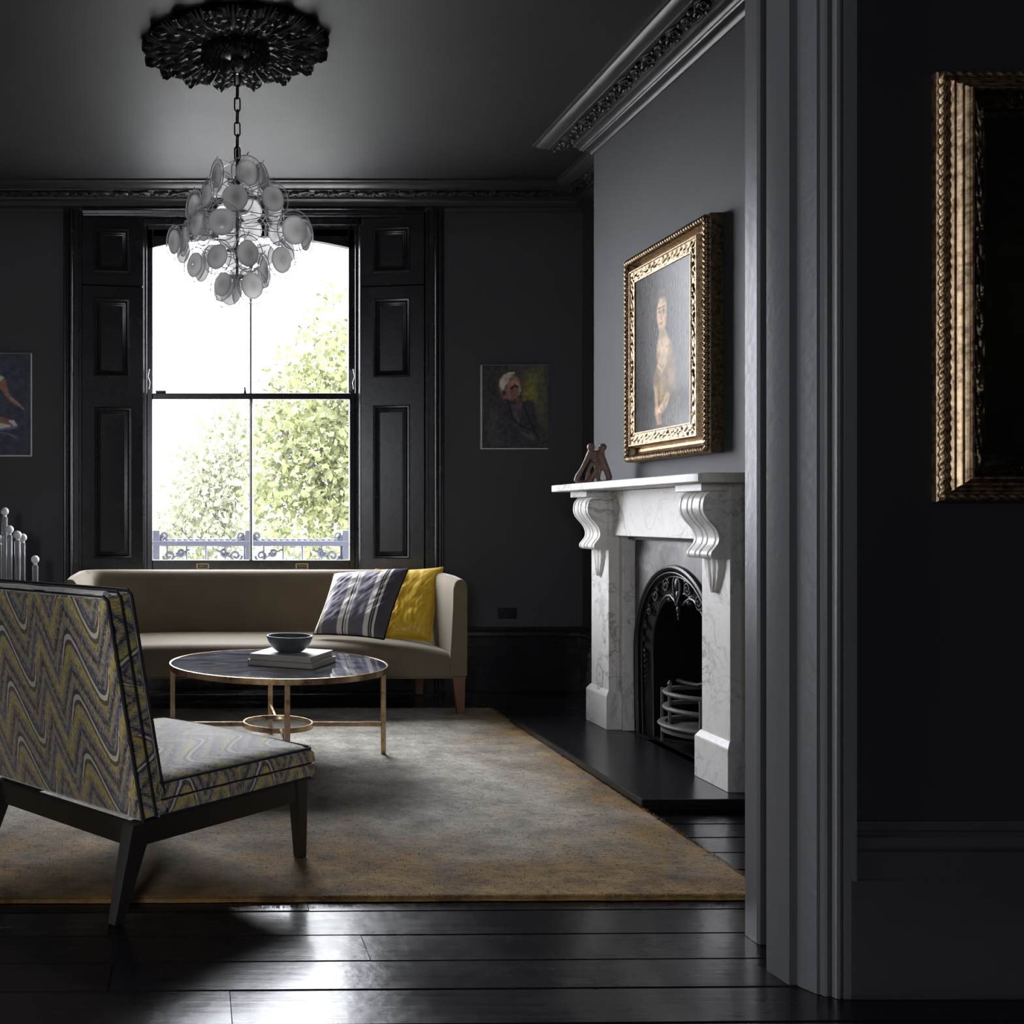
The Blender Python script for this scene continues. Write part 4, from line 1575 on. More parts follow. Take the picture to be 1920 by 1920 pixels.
# lady over the mantelpiece, gilt frame on the chimney breast
pm = frame3((XB - .001, 5.14, 1.360), (0, -1, 0), (0, 0, 1))
pw, phh = .825, .972
pic = thing('framed_portrait', 'oil portrait of a lady in a gold dress, carved gilt frame above the mantel', 'painting', (XB, 4.73, 1.360))
part('frame', MB().rect_ring(pm, pw, phh, [(0, 0), (0, .050), (.006, .058), (.026, .058), (.032, .050), (.038, .034), (.048, .026), (.060, .026), (.066, .034), (.068, .068), (.074, .076), (.078, .076), (.080, .070), (.126, .070), (.128, .074), (.133, .074), (.134, .068)]), M['gold'], pic, smooth=35)
part('rope_moulding', rope(pm, pw, phh, .016, .060, .013, .022), M['gold'], pic, smooth=60)
part('carved_band', carved(pm, pw, phh, .080, .126, .070, .009, 140, 3), M['gold_carved'], pic, smooth=70)
E = Easel(120, 150, (42, 37, 32), 4)
E.blend(.6 * E.noise(5, 4), (60, 53, 46))
E.blend((E.u - .55) * .9, (92, 86, 80))
E.e(.52, .15, .42, .30, (52, 50, 48), soft=.5)
E.p([(.40, .0), (.36, .16), (.44, .30), (.66, .30), (.80, .14), (.84, .0)], (84, 76, 66), .04)                    # skirt
E.p([(.60, .56), (.66, .52), (.76, .40), (.84, .24), (.80, .12), (.66, .20), (.62, .36)], (104, 92, 72), .04)    # wrap
E.p([(.44, .575), (.60, .575), (.675, .51), (.70, .40), (.72, .26), (.64, .215), (.60, .26), (.57, .175), (.47, .165), (.40, .22), (.345, .27), (.36, .33), (.42, .40), (.415, .48)], (140, 112, 66), .02)  # bodice
E.p([(.60, .55), (.675, .51), (.71, .40), (.74, .24), (.66, .21), (.62, .32)], (158, 122, 84), .02)
E.p([(.47, .61), (.565, .61), (.60, .565), (.63, .53), (.60, .43), (.52, .385), (.45, .41), (.42, .46), (.425, .53), (.455, .575)], (212, 182, 140), .018)   # chest
E.p([(.475, .66), (.565, .66), (.57, .58), (.46, .58)], (196, 162, 122), .014)
E.e(.515, .80, .105, .085, (70, 50, 34), soft=.2)                                                                  # hair
E.e(.575, .74, .055, .11, (62, 46, 34), soft=.25)
E.e(.505, .725, .085, .112, (222, 190, 148), soft=.14)
E.e(.535, .70, .05, .085, (206, 168, 126), soft=.4)
E.e(.515, .845, .085, .030, (84, 62, 44), soft=.3)
for cu in (.462, .535):
    E.e(cu, .735, .020, .008, (60, 42, 30), soft=.3)
    E.stroke([(cu - .026, .757), (cu + .022, .760)], .008, (96, 66, 42))
E.stroke([(.485, .755), (.478, .705), (.487, .688), (.505, .69)], .009, (176, 132, 94))
E.stroke([(.468, .660), (.49, .655), (.515, .662)], .009, (170, 84, 70))
E.stroke([(.43, .40), (.52, .355), (.60, .42)], .014, (208, 186, 140))
for i in range(7):
    E.e(.49 + .01 * (i % 2), .34 - .025 * i, .02, .010, (190, 158, 96), soft=.5)
E.p([(.37, .27), (.42, .26), (.44, .13), (.47, .06), (.43, .03), (.385, .10)], (206, 168, 130), .012)             # arm
E.p([(.60, .235), (.655, .20), (.60, .135), (.46, .07), (.42, .10), (.45, .135), (.54, .17)], (222, 188, 150), .012)  # forearm
for i in range(4):
    E.stroke([(.44 + .016 * i, .095), (.43 + .020 * i, .03)], .009, (208, 166, 128))
    E.stroke([(.448 + .016 * i, .095), (.440 + .020 * i, .035)], .004, (120, 84, 58))
E.brush(.55)
pin = .1335
cp = E.build('canvas', lambda a, b, c: pm(a + pin, b + pin, .069 + c), pw - 2 * pin, phh - 2 * pin, M['oil'], pic)

# old man, unframed canvas right of the window
cm = frame3((at(902, 0, 6.77).x, YB - .001, at(0, 842, 6.77).z), (1, 0, 0), (0, 0, 1))
cw, chh = (1029 - 903) / 2000 * 6.77, (842 - 684) / 2000 * 6.77
old = thing('unframed_portrait', 'small unframed portrait of a grey-haired man in a dark suit, right of the window', 'painting', tuple(cm(cw / 2, 0, 0)))
part('stretched_canvas', MB().box((0, 0, 0), (cw, chh, .030), cm), M['canvas'], old, smooth=0, bevel=.002)
E = Easel(110, 136, (50, 48, 48), 11)
E.blend(.5 * E.noise(4, 4), (66, 62, 60))
E.p([(.52, 1), (1, 1), (1, .2), (.82, .35), (.74, .58), (.60, .72)], (74, 72, 58), .10)
E.e(.72, .66, .10, .20, (104, 98, 50), soft=.6, ang=-12)
E.p([(.0, .0), (.12, .0), (.06, .30), (.07, .46), (.18, .54), (.31, .60), (.40, .54), (.52, .50), (.62, .56), (.74, .585), (.79, .54), (.82, .36), (.88, .22), (.86, .0)], (50, 48, 52), .014)
E.p([(.07, .44), (.20, .50), (.28, .40), (.24, .20), (.30, .06), (.14, .02), (.09, .2)], (60, 57, 60), .05)
E.p([(.42, .55), (.50, .51), (.58, .50), (.60, .40), (.54, .28), (.48, .40)], (70, 66, 68), .02)
E.stroke([(.40, .55), (.46, .36), (.56, .28), (.72, .22)], .012, (28, 26, 30))
E.stroke([(.62, .54), (.70, .36), (.78, .22), (.86, .12)], .014, (26, 24, 28))
E.stroke([(.62, .26), (.70, .30), (.80, .26)], .010, (28, 26, 30))
E.p([(.60, .185), (.74, .17), (.80, .10), (.70, .12)], (84, 80, 68), .02)
E.e(.43, .735, .155, .150, (96, 74, 66), soft=.12, ang=10)
E.e(.385, .70, .10, .11, (120, 92, 82), soft=.4)
E.e(.50, .665, .09, .08, (104, 80, 72), soft=.4)
E.e(.50, .78, .06, .06, (150, 112, 96), soft=.4)
E.p([(.265, .74), (.27, .82), (.33, .88), (.43, .905), (.47, .87), (.40, .84), (.35, .78), (.31, .70)], (168, 156, 140), .02)
E.p([(.27, .76), (.30, .82), (.34, .80), (.32, .71)], (206, 192, 172), .02)
E.stroke([(.34, .87), (.42, .905), (.48, .905)], .014, (190, 180, 164))
E.stroke([(.40, .82), (.35, .76)], .012, (196, 170, 148))
E.stroke([(.44, .72), (.50, .755), (.54, .73)], .020, (46, 32, 30))
E.e(.575, .70, .030, .045, (120, 112, 106), soft=.4)
E.stroke([(.585, .74), (.61, .69), (.585, .655)], .010, (30, 26, 26))
E.e(.33, .665, .028, .035, (60, 50, 48), soft=.4)
E.stroke([(.53, .62), (.57, .615), (.60, .63)], .012, (60, 44, 42))
E.stroke([(.36, .585), (.44, .545), (.55, .53)], .014, (40, 32, 32))
E.e(.55, .53, .05, .03, (96, 62, 58), soft=.5)
E.c = E.c * 2.6
E.brush(.5)
E.build('painted_face', lambda a, b, c: cm(a + .006, b + .006, .0312), cw - .007, chh - .008, M['oil_matt'], old)

# canvas at the left edge of the picture
lm_ = frame3((-1.66, YB - .001, at(0, 856, 6.77).z), (1, 0, 0), (0, 0, 1))
lw, lh = 1.66 + (60 - 362) / 2000 * 6.77, (856 - 662) / 2000 * 6.77
lc_ = thing('dark_canvas', 'dark blue unframed canvas with loose figure strokes left of the window', 'painting', tuple(lm_(lw / 2, 0, 0)))
part('stretched_canvas', MB().box((0, 0, 0), (lw, lh, .030), lm_), M['canvas'], lc_, smooth=0, bevel=.002)
E = Easel(110, 120, (52, 54, 66), 21)
E.blend(.5 * E.noise(5, 5), (64, 68, 80))
pxu = lambda px: ((px - 362) / 2000 * 6.77 + 1.66) / lw
pyv = lambda py: (856 - py) / (856 - 662)
Q = lambda *pp: [(pxu(a), pyv(b)) for a, b in pp]
E.p(Q((-60, 700), (-20, 690), (12, 712), (17, 735), (24, 745), (48, 768), (24, 756), (12, 742), (4, 730), (-30, 735), (-70, 730)), (128, 96, 82), .010)
E.p(Q((-50, 702), (0, 704), (9, 708), (2, 714), (-40, 712)), (232, 226, 190), .008)
E.p(Q((4, 718), (12, 722), (16, 734), (8, 730)), (150, 92, 66), .008)
E.stroke(Q((22, 747), (34, 756), (46, 768)), .008, (150, 140, 132))
E.p(Q((-80, 770), (0, 782), (18, 788), (30, 797), (28, 804), (8, 808), (-80, 800)), (124, 84, 72), .010)
E.p(Q((-60, 792), (4, 796), (22, 800), (4, 806), (-60, 804)), (212, 200, 170), .008)
E.p(Q((18, 790), (28, 790), (34, 800), (28, 800)), (238, 232, 240), .006)
E.stroke(Q((-40, 806), (6, 807), (32, 802)), .012, (96, 98, 140))
E.stroke(Q((0, 812), (20, 816), (34, 824)), .008, (104, 100, 110))
E.p(Q((-100, 720), (-60, 690), (-30, 720), (-40, 800), (-90, 810)), (140, 104, 88), .02)
E.c = E.c * 2.2 + .004
E.brush(.4)
E.build('painted_face', lambda a, b, c: lm_(a + .002, b + .009, .0312), lw - .010, lh - .012, M['oil_matt'], lc_)

# big gilt frame on the near wall
fx0, fz0, fz1 = 1.702, CAM_H + (969 - 941) / 2000 * 2.43, CAM_H + (969 - 137) / 2000 * 2.45
gm = frame3((fx0, YF - .001, fz0), (1, 0, 0), (0, 0, 1))
gw, gh = 1.05, fz1 - fz0
bigp = thing('gilt_framed_painting', 'large near-black painting in a worn gilt rope frame on the near wall', 'painting', (fx0 + gw / 2, YF, fz0))
part('frame', MB().rect_ring(gm, gw, gh, [(0, 0), (0, .016), (.003, .020), (.018, .023), (.0185, .027), (.0225, .028), (.0235, .0265), (.026, .032), (.0275, .036), (.0305, .0365), (.0315, .0345), (.0365, .041), (.0385, .047), (.0415, .048), (.0425, .046), (.0465, .052), (.049, .0535), (.050, .0515), (.0515, .060), (.055, .061), (.058, .056)]), M['gold'], bigp, smooth=35)
part('inner_frame', MB().rect_ring(gm, gw, gh, [(.0575, .0565), (.060, .050), (.066, .040), (.094, .034), (.096, .028), (.108, .024), (.112, .018)]), M['gold_shaded'], bigp, smooth=35)
part('rope_moulding', rope(gm, gw, gh, .0105, .022, .0085, .023), M['gold'], bigp, smooth=60)
part('carved_band', carved(gm, gw, gh, .064, .094, .038, .006, 90, 8), M['gold_shaded'], bigp, smooth=70)
for zz in (.075, gh - .075):
    for i in range(4):
        x0 = .16 + i * .23
        o_ = MB().tube([gm(a, b, .044) for a, b in spiral(x0, zz, .020, .004, PI, 1.4 if i % 2 else -1.4, 18)], .0032, 6)
        o_.tube([gm(x0 + .02 + .02 * k, zz + .016 * math.sin(k * .9), .042) for k in range(8)], [.001, .003, .004, .004, .004, .004, .003, .001], 6)
        part('carved_scroll', o_, M['gold_shaded'], bigp, smooth=60)
E = Easel(80, 90, (17, 16, 15), 31)
E.blend(.6 * E.noise(4, 4), (26, 25, 21))
E.e(.35, .45, .3, .3, (30, 29, 23), soft=.7)
E.brush(.3)
E.build('canvas', lambda a, b, c: gm(a + .110, b + .110, .020), gw - .22, gh - .22, M['oil'], bigp)

# ------------------------------------------------------------------ rug
rug = thing('area_rug', 'large worn silver and gold silk rug under the chair and coffee table', 'rug', (-.3, 4.5, 0))
cr = [(-2.35, 3.005), (1.675, 3.062), (1.700, 6.085), (-2.35, 6.03)]


def rug_top(a, b):
    p0 = Vector(cr[0]).lerp(Vector(cr[1]), a)
    p1 = Vector(cr[3]).lerp(Vector(cr[2]), a)
    q_ = p0.lerp(p1, b)
    e = min(a * 4.05, (1 - a) * 4.05, b * 3.05, (1 - b) * 3.05)
    wob = .004 * hnoise(q_.x * 9, q_.y * 9, 3)
    z_ = .013 * min(1, (e + .002) / .012) ** .5 + .0022 * hnoise(q_.x * 26, q_.y * 40) + .0012 * hnoise(q_.x * 80, q_.y * 110)
    if e < .001:
        z_ = .001
        q_ = q_ + Vector((wob, wob))
    return (q_.x, q_.y, max(.001, z_))


part('woven_ground', MB().grid(rug_top, 340, 250), M['rug'], rug, smooth=80)
nf = 60000
rng = np.random.RandomState(77)
aa, bb = rng.rand(nf), rng.rand(nf) ** 1.35
ned = 5200
bb[:ned] = rng.rand(ned) * .003
aa[ned:ned + 2600] = 1 - rng.rand(2600) * .002
P0 = np.array(cr)[0] + np.outer(aa, np.array(cr)[1] - np.array(cr)[0])
P1 = np.array(cr)[3] + np.outer(aa, np.array(cr)[2] - np.array(cr)[3])
pc = P0 + (P1 - P0) * bb[:, None]
keep = pc[:, 0] > -.8
pc = pc[keep]
nf = len(pc)
th = rng.rand(nf) * 2 * PI
ln_ = rng.uniform(.004, .011, nf)
bx = np.stack([np.cos(th) * .0011, np.sin(th) * .0011], 1)
tipo = np.stack([rng.normal(0, .006, nf), rng.normal(-.004, .005, nf)], 1)
base_z = .0115
vs = np.zeros((nf, 3, 3))
vs[:, 0, :2] = pc + bx
vs[:, 1, :2] = pc - bx
vs[:, 2, :2] = pc + tipo
vs[:, 0, 2] = vs[:, 1, 2] = base_z
vs[:, 2, 2] = base_z + ln_ * .75
me = bpy.data.meshes.new('pile')
k = np.arange(nf) * 3
me.from_pydata((vs.reshape(-1, 3) - np.array((-.3, 4.5, 0))).tolist(), [], np.stack([k, k + 1, k + 2], 1).tolist())
me.materials.append(M['rug'])
o = link('pile', me, rug)
o['kind'] = 'stuff'
RUGZ = .0135

# ------------------------------------------------------------------ sofa
sf = thing('sofa', 'taupe velvet sofa with curved arms and wooden legs below the window', 'sofa', (.40, 6.2, RUGZ))
SX0, SX1, SYF, SYB = -.712, 1.508, 5.86, 6.66
TOPZ = .772


def sofa_path():
    R = .16
    pts = [(SX1, SYF)]
    pts += [(SX1, SYB - R - .02)]
    for i in range(1, 13):
        a = PI / 2 * i / 12
        pts.append((SX1 - R + R * math.cos(a), SYB - R + R * math.sin(a)))
    return pts


def dens(pts, step):
    out = [Vector(pts[0])]
    for a, b in zip(pts[:-1], pts[1:]):
        a, b = Vector(a), Vector(b)
        n_ = max(1, int((b - a).length / step))
        out += [a.lerp(b, k_ / n_) for k_ in range(1, n_ + 1)]
    return out


def shell(path, t_of, name, capstart=False, capend=False):
    # outer path, cross-section leaning inwards; thick padding with a rolled top edge
    N = len(path)
    rows = []
    for i, p_ in enumerate(path):
        d_ = (path[min(i + 1, N - 1)] - path[max(i - 1, 0)]).normalized()
        inn = Vector((-d_.y, d_.x))
        th_, lean, top, zlow = t_of(p_)
        prof_ = [(0, zlow), (0, top - .06), (.004, top - .022), (.016, top - .005), (.034, top), (th_ * .72, top - .004), (th_ * .92, top - .022), (th_ + .002, top - .055)]
        for q_ in (.25, .5, .75, 1.0):
            prof_.append((th_ + lean * q_ ** 1.3, top - .055 - (top - .055 - .30) * q_))
        prof_.append((th_ + lean, zlow))
        rows.append([(p_.x + inn.x * a, p_.y + inn.y * a, b) for a, b in prof_])
    K = len(rows[0])
    m = MB()
    vs = [v_ for r_ in rows for v_ in r_]
    fs = [(i * K + j, i * K + (j + 1) % K, (i + 1) * K + (j + 1) % K, (i + 1) * K + j) for i in range(N - 1) for j in range(K)]
    fs.append(tuple(range(K)))
    fs.append(tuple(range((N - 1) * K, N * K))[::-1])
    m.add(vs, fs)
    return m


full = dens(sofa_path(), .05)
left_half = [Vector((SX0 + SX1 - p_.x, p_.y)) for p_ in full][::-1]
mid = dens([tuple(full[-1]), tuple(left_half[0])], .08)


def t_back(p_):
    ky = max(0, min(1, (p_.y - SYF) / (SYB - SYF)))
    k2 = ky * ky * (3 - 2 * ky)
    # arm fronts are slim and dip a little, the back is deep
    return (.075 + .03 * k2, .020 + .08 * k2, TOPZ - .004 + .004 * k2 - .012 * max(0, 1 - ky * 4), .222)


cut = next(i for i, p_ in enumerate(full) if p_.y > SYB - .20)
armR = full[:cut + 1]
armL = left_half[len(left_half) - 1 - cut:]
back = full[cut:] + mid[1:-1] + left_half[:len(left_half) - cut]
part('arm', shell(armR, t_back, 'arm'), M['velvet'], sf, smooth=60, bevel=.006)
part('arm', shell(armL, t_back, 'arm'), M['velvet'], sf, smooth=60, bevel=.006)
part('backrest', shell(back, t_back, 'backrest'), M['velvet'], sf, smooth=60)
# crowned seat with its upholstered rail
m = MB()
nx, ny = 61, 25


def seat(a, b):
    x_ = SX0 + .050 + (SX1 - SX0 - .10) * a
    y_ = SYF + .004 + (SYB - .10 - SYF) * b
    e = abs(2 * a - 1)
    crown = .330 + .068 * (1 - e ** 5) ** .8 if e < 1 else .330
    fr_ = min(1, b / .13)
    z_ = crown - .034 * (1 - math.sqrt(max(0, 1 - (1 - fr_) ** 2))) + .006 * math.sin(b * PI)
    yy = y_ + .0
    return (x_, yy, z_)


m.grid(seat, nx, ny)
tp = list(m.v)
ring = [i for i in range(nx)] + [j * nx + nx - 1 for j in range(1, ny)] + [(ny - 1) * nx + i for i in range(nx - 2, -1, -1)] + [j * nx for j in range(ny - 2, 0, -1)]
n0 = len(m.v)
for i in ring:
    m.v.append((tp[i][0], tp[i][1], .215))
for i in range(len(ring)):
    j = (i + 1) % len(ring)
    m.f.append((ring[i], ring[j], n0 + j, n0 + i))
m.f.append(tuple(range(n0, n0 + len(ring))))
part('seat', m, M['velvet'], sf, smooth=50)
part('welt', MB().tube([(SX0 + .01, SYF + .002, .216), (.4, SYF - .001, .213), (SX1 - .01, SYF + .002, .216)], .0045, 6), M['velvet'], sf)
for x_, y_, sx, sy in ((SX1 - .045, SYF + .04, 1, -1), (SX0 + .045, SYF + .04, -1, -1), (SX1 - .12, SYB - .07, 1, 1), (SX0 + .12, SYB - .07, -1, 1)):
    r0, r1 = .036, .020
    dx, dy = .012 * sx, .012 * sy
    zf = RUGZ if y_ < 6.0 else .0015
    part('leg', MB().hexa([(x_ + dx - r1, y_ + dy - r1, zf), (x_ + dx + r1, y_ + dy - r1, zf), (x_ + dx + r1, y_ + dy + r1, zf), (x_ + dx - r1, y_ + dy + r1, zf)],
                          [(x_ - r0, y_ - r0, .221), (x_ + r0, y_ - r0, .221), (x_ + r0, y_ + r0, .221), (x_ - r0, y_ + r0, .221)]), M['walnut'], sf, smooth=0, bevel=.004)


def pillow(corners, thick, n=46, wr=1.0, seed=0):
    bl, br, tr, tl = [Vector(c) for c in corners]
    nrm = ((br - bl).cross(tl - bl)).normalized()
    if nrm.y > 0:
        nrm = -nrm
    front, backv = [], []
    for j in range(n):
        for i in range(n):
            a, b = i / (n - 1), j / (n - 1)
            s_, t_ = 2 * a - 1, 2 * b - 1
            # pulled-in sides leave pointed corners
            aa = .5 + .5 * s_ * (1 - .055 * (1 - t_ * t_))
            bb_ = .5 + .5 * t_ * (1 - .055 * (1 - s_ * s_))
            p_ = bl.lerp(br, aa).lerp(tl.lerp(tr, aa), bb_)
            f = max(0, (1 - s_ ** 4) * (1 - t_ ** 4)) ** .55
            w_ = wr * (.007 * hnoise((a + b) * 3 + seed, (a - b) * 17, seed) * (.3 + 1.2 * abs(s_)) + .010 * hnoise(a * 5 + seed, b * 9, seed) + .006 * hnoise(a * 16, b * 7 + seed, 2)) * f
            front.append(p_ + nrm * (thick * f * .55 + w_))
            backv.append(p_ - nrm * (thick * f * .45))
    return front, backv, n


def pillow_obj(name, corners, thick, mat, label, colour=None, wr=1.0, seed=0, pip=None):
    f, b, n = pillow(corners, thick, wr=wr, seed=seed)
    m = MB()
    gf = [(j * n + i, j * n + i + 1, (j + 1) * n + i + 1, (j + 1) * n + i) for j in range(n - 1) for i in range(n - 1)]
    base = sum((Vector(c) for c in corners[:2]), Vector()) / 2
    root = thing(name, label, 'cushion', tuple(base))
    fm_ = MB().add(f + b, gf + [tuple(k_ + n * n for k_ in q_[::-1]) for q_ in gf])
    o_ = part('cover', fm_, mat, root, smooth=70, recalc=True)
    if colour:
        at_ = o_.data.color_attributes.new('Col', 'FLOAT_COLOR', 'POINT')
        cols = []
        for k_ in range(2 * n * n):
            kk = k_ % (n * n)
            cols += [*colour((kk % n) / (n - 1), (kk // n) / (n - 1)), 1.0]
        at_.data.foreach_set('color', np.array(cols, np.float32))
    edge = [f[i] for i in range(n)] + [f[j * n + n - 1] for j in range(1, n)] + [f[(n - 1) * n + i] for i in range(n - 2, -1, -1)] + [f[j * n] for j in range(n - 2, 0, -1)]
    part('piped_edge', MB().tube(edge, .0045, 6, closed=True), pip or mat, root, smooth=60)
    return root


CR_, NV, BK = srgb(236, 228, 222), srgb(114, 109, 122), srgb(40, 38, 42)
BE = srgb(190, 176, 150)


def stripes(a, b):
    x = a
    bands = ((.0, .05, CR_), (.05, .065, BK), (.065, .085, BE), (.085, .10, BK), (.10, .115, CR_), (.115, .33, NV), (.33, .41, CR_), (.41, .425, BK), (.425, .445, CR_), (.445, .46, BK), (.46, .49, CR_),
             (.49, .70, NV), (.70, .775, CR_), (.775, .79, BK), (.79, .81, BE), (.81, .825, BK), (.825, .855, CR_), (.855, .87, BK), (.87, 1.01, srgb(84, 80, 90)))
    for lo, hi, c in bands:
        if lo <= x < hi:
            return c
    return NV


def pillow_obj_fine(*a, **k):
    return pillow_obj(*a, **k)


_pn = pillow.__defaults__
pillow.__defaults__ = (96, 1.0, 0)
pillow_obj('striped_cushion', [at(588, 1189, 6.08), at(720, 1199, 5.90), at(766, 1066, 6.17), at(627, 1076, 6.34)], .145, M['print'], 'grey and cream striped cushion leaning on the sofa', stripes, .55, 3)
pillow.__defaults__ = (60, 1.0, 0)
pillow_obj('yellow_cushion', [at(716, 1198, 6.20), at(807, 1204, 6.11), at(831, 1064, 6.32), at(704, 1068, 6.43)], .12, M['yellow'], 'shiny yellow silk cushion behind the striped one', None, .9, 8)

# ------------------------------------------------------------------ coffee table with books and bowl
TX, TY, TR, TZ = .389, 4.889, .4975, .432
ct = thing('coffee_table', 'round gilt metal coffee table with dark mirrored top', 'coffee table', (TX, TY, RUGZ))
tm = lambda x, y_, z: (TX + x, TY + y_, z)
part('tabletop', MB().lathe([(TR - .009, TZ - .012), (TR - .006, TZ - .010), (TR - .006, TZ - .004), (TR - .010, TZ - .0015)], 96, tm), M['tabletop'], ct, smooth=30)
part('rim', MB().lathe([(TR - .030, TZ - .026), (TR, TZ - .026), (TR, TZ), (TR - .006, TZ + .0005), (TR - .006, TZ - .008), (TR - .030, TZ - .0125), (TR - .030, TZ - .026)], 96, tm, cap=False), M['gilt_leg'], ct, smooth=30)
ZS = .150
part('lower_ring', MB().lathe([(.152, ZS - .012), (.160, ZS - .012), (.160, ZS + .012), (.152, ZS + .012), (.152, ZS - .012)], 64, tm, cap=False), M['gilt_leg'], ct, smooth=30)
part('glass_shelf', MB().lathe([(.151, ZS - .004), (.151, ZS + .003)], 64, tm), M['glass'], ct, smooth=30)
for a in (0, PI / 2, PI, 3 * PI / 2):
    rot = lambda x, y_, z, a=a: tm(x * math.cos(a) - y_ * math.sin(a), x * math.sin(a) + y_ * math.cos(a), z)
    part('leg', MB().box((TR - .026, -.0115, RUGZ), (TR - .004, .0115, TZ - .0265), rot), M['gilt_leg'], ct, smooth=0, bevel=.002)
    part('stretcher', MB().box((.160, -.006, ZS - .010), (TR - .026, .006, ZS + .010), rot), M['gilt_leg'], ct, smooth=0, bevel=.002)


def book(label, c, w_, d_, h_, z0, ang, cover, group='books on the coffee table'):
    root = thing('book', label, 'book', (c[0], c[1], z0), group=group)
    R = lambda x, y_, z: (c[0] + x * math.cos(ang) - y_ * math.sin(ang), c[1] + x * math.sin(ang) + y_ * math.cos(ang), z0 + z)
    cv = MB()
    cv.box((-w_ / 2, -d_ / 2, 0), (w_ / 2, d_ / 2, .0030), R).box((-w_ / 2, -d_ / 2, h_ - .0030), (w_ / 2, d_ / 2, h_), R).box((-w_ / 2, -d_ / 2, .0029), (-w_ / 2 + .004, d_ / 2, h_ - .0029), R)
    part('cover', cv, cover, root, smooth=0, bevel=.0012)
    part('page_block', MB().box((-w_ / 2 + .0045, -d_ / 2 + .004, .0031), (w_ / 2 - .004, d_ / 2 - .004, h_ - .0031), R), M['pages'], root, smooth=0)
    return root


BA = math.radians(-27)
book('beige covered book lying directly on the dark table top', (.455, 4.872), .315, .30, .025, TZ, BA - .02, M['book2'])
book('white covered book on top of the beige one, under the bowl', (.452, 4.878), .295, .285, .026, TZ + .0255, BA, M['book'])
BZ = TZ + .052
bc = at(543, 1200, 4.86)
bm_ = lambda x, y_, z: (bc.x + x, 4.86 + y_, BZ + z)
bowl = MB().lathe([(.002, .0005), (.046, .0005), (.060, .006), (.082, .024), (.097, .048), (.1045, .070), (.1055, .073), (.104, .0755), (.099, .0755), (.096, .070), (.088, .048), (.074, .026), (.052, .011), (.002, .008)], 64, bm_)
single('stone_bowl', bowl, M['bowl'], 'dark grey-green stone bowl on top of the book stack', 'bowl', smooth=50)

# ------------------------------------------------------------------ slipper chair, local x forward, y to its left
CA = math.atan2(.69, .724)
cc = Vector((-.146, 3.402, 0))
chair = thing('slipper_chair', 'armless slipper chair in yellow and grey flamestitch fabric, seen from behind', 'chair', (cc.x, cc.y, 0), CA)
HW = .352


def uv_planar(o, side_rot=False):
    me_ = o.data
    uvl = me_.uv_layers.new(name='UVMap')
    for pl_ in me_.polygons:
        nn_ = pl_.normal
        for li in pl_.loop_indices:
            v_ = me_.vertices[me_.loops[li].vertex_index].co
            ax, ay, az = abs(nn_.x), abs(nn_.y), abs(nn_.z)
            if ay > max(ax, az) * 1.05:
                uvv = (v_.z * 1.0 + .03, v_.x * 1.0) if side_rot else (v_.x, v_.z + .06)
            elif az > ax:
                uvv = (v_.y, v_.x)
            else:
                uvv = (v_.y, v_.z)
            uvl.data[li].uv = uvv


def pad(fn, na, nb, thick_edge=None):
    m = MB()
    m.grid(fn, na, nb)
    return m


# back: a slab leaning rearwards, slightly bulged rear and front
def slab(profile_rear, profile_front, y0, y1, ny_, r):
    # profiles: functions v(0..1) -> (x, z)
    m = MB()
    nv_ = 24
    rows = []
    for j in range(ny_):
        b = j / (ny_ - 1)
        ring_ = []
        for i in range(nv_):
            v_ = i / (nv_ - 1)
            x_, z_ = profile_rear(v_)
            bul = .010 * (1 - (2 * b - 1) ** 4) * math.sin(PI * v_) ** .5
            ring_.append((x_ - bul, y0 + (y1 - y0) * b, z_))
        for i in range(nv_ - 1, -1, -1):
            v_ = i / (nv_ - 1)
            x_, z_ = profile_front(v_)
            bul = .014 * (1 - (2 * b - 1) ** 4) * math.sin(PI * v_) ** .5
            ring_.append((x_ + bul, y0 + (y1 - y0) * b, z_))
        rows.append(ring_)
    K = len(rows[0])
    vs = [q_ for r_ in rows for q_ in r_]
    fs = [(j * K + i, j * K + (i + 1) % K, (j + 1) * K + (i + 1) % K, (j + 1) * K + i) for j in range(ny_ - 1) for i in range(K)]
    fs += [tuple(range(K)), tuple(range((ny_ - 1) * K, ny_ * K))[::-1]]
    return m.add(vs, fs)


XR0 = -.36          # rear leg line in local x
rear_ = lambda v_: (XR0 + .030 - .128 * v_, .262 + .622 * v_)
front_ = lambda v_: (XR0 + .125 - .130 * v_, .275 + .622 * v_)
o = part('backrest', slab(rear_, front_, -HW, HW, 25, .02), M['flame'], chair, smooth=40, local=True, bevel=.014, segs=3)
uv_planar(o, True)
# seat block, crowned
m = MB()
nx, ny = 33, 33
SA0, SA1, SZB, SZE = XR0 + .098, .388, .264, .366


def seat2(a, b):
    x_ = SA0 + (SA1 - SA0) * a
    y_ = -HW + 2 * HW * b
    ea, eb = abs(2 * a - 1), abs(2 * b - 1)
    cr_ = .046 * (1 - eb ** 2.6) * (1 - max(0, (a - .35) / .65) ** 3.0)
    edge_ = min(1, min(b, 1 - b) * 2 * HW / .02, (1 - a) * (SA1 - SA0) / .02)
    return (x_, y_, SZE + cr_ - .010 * (1 - edge_) ** 2)


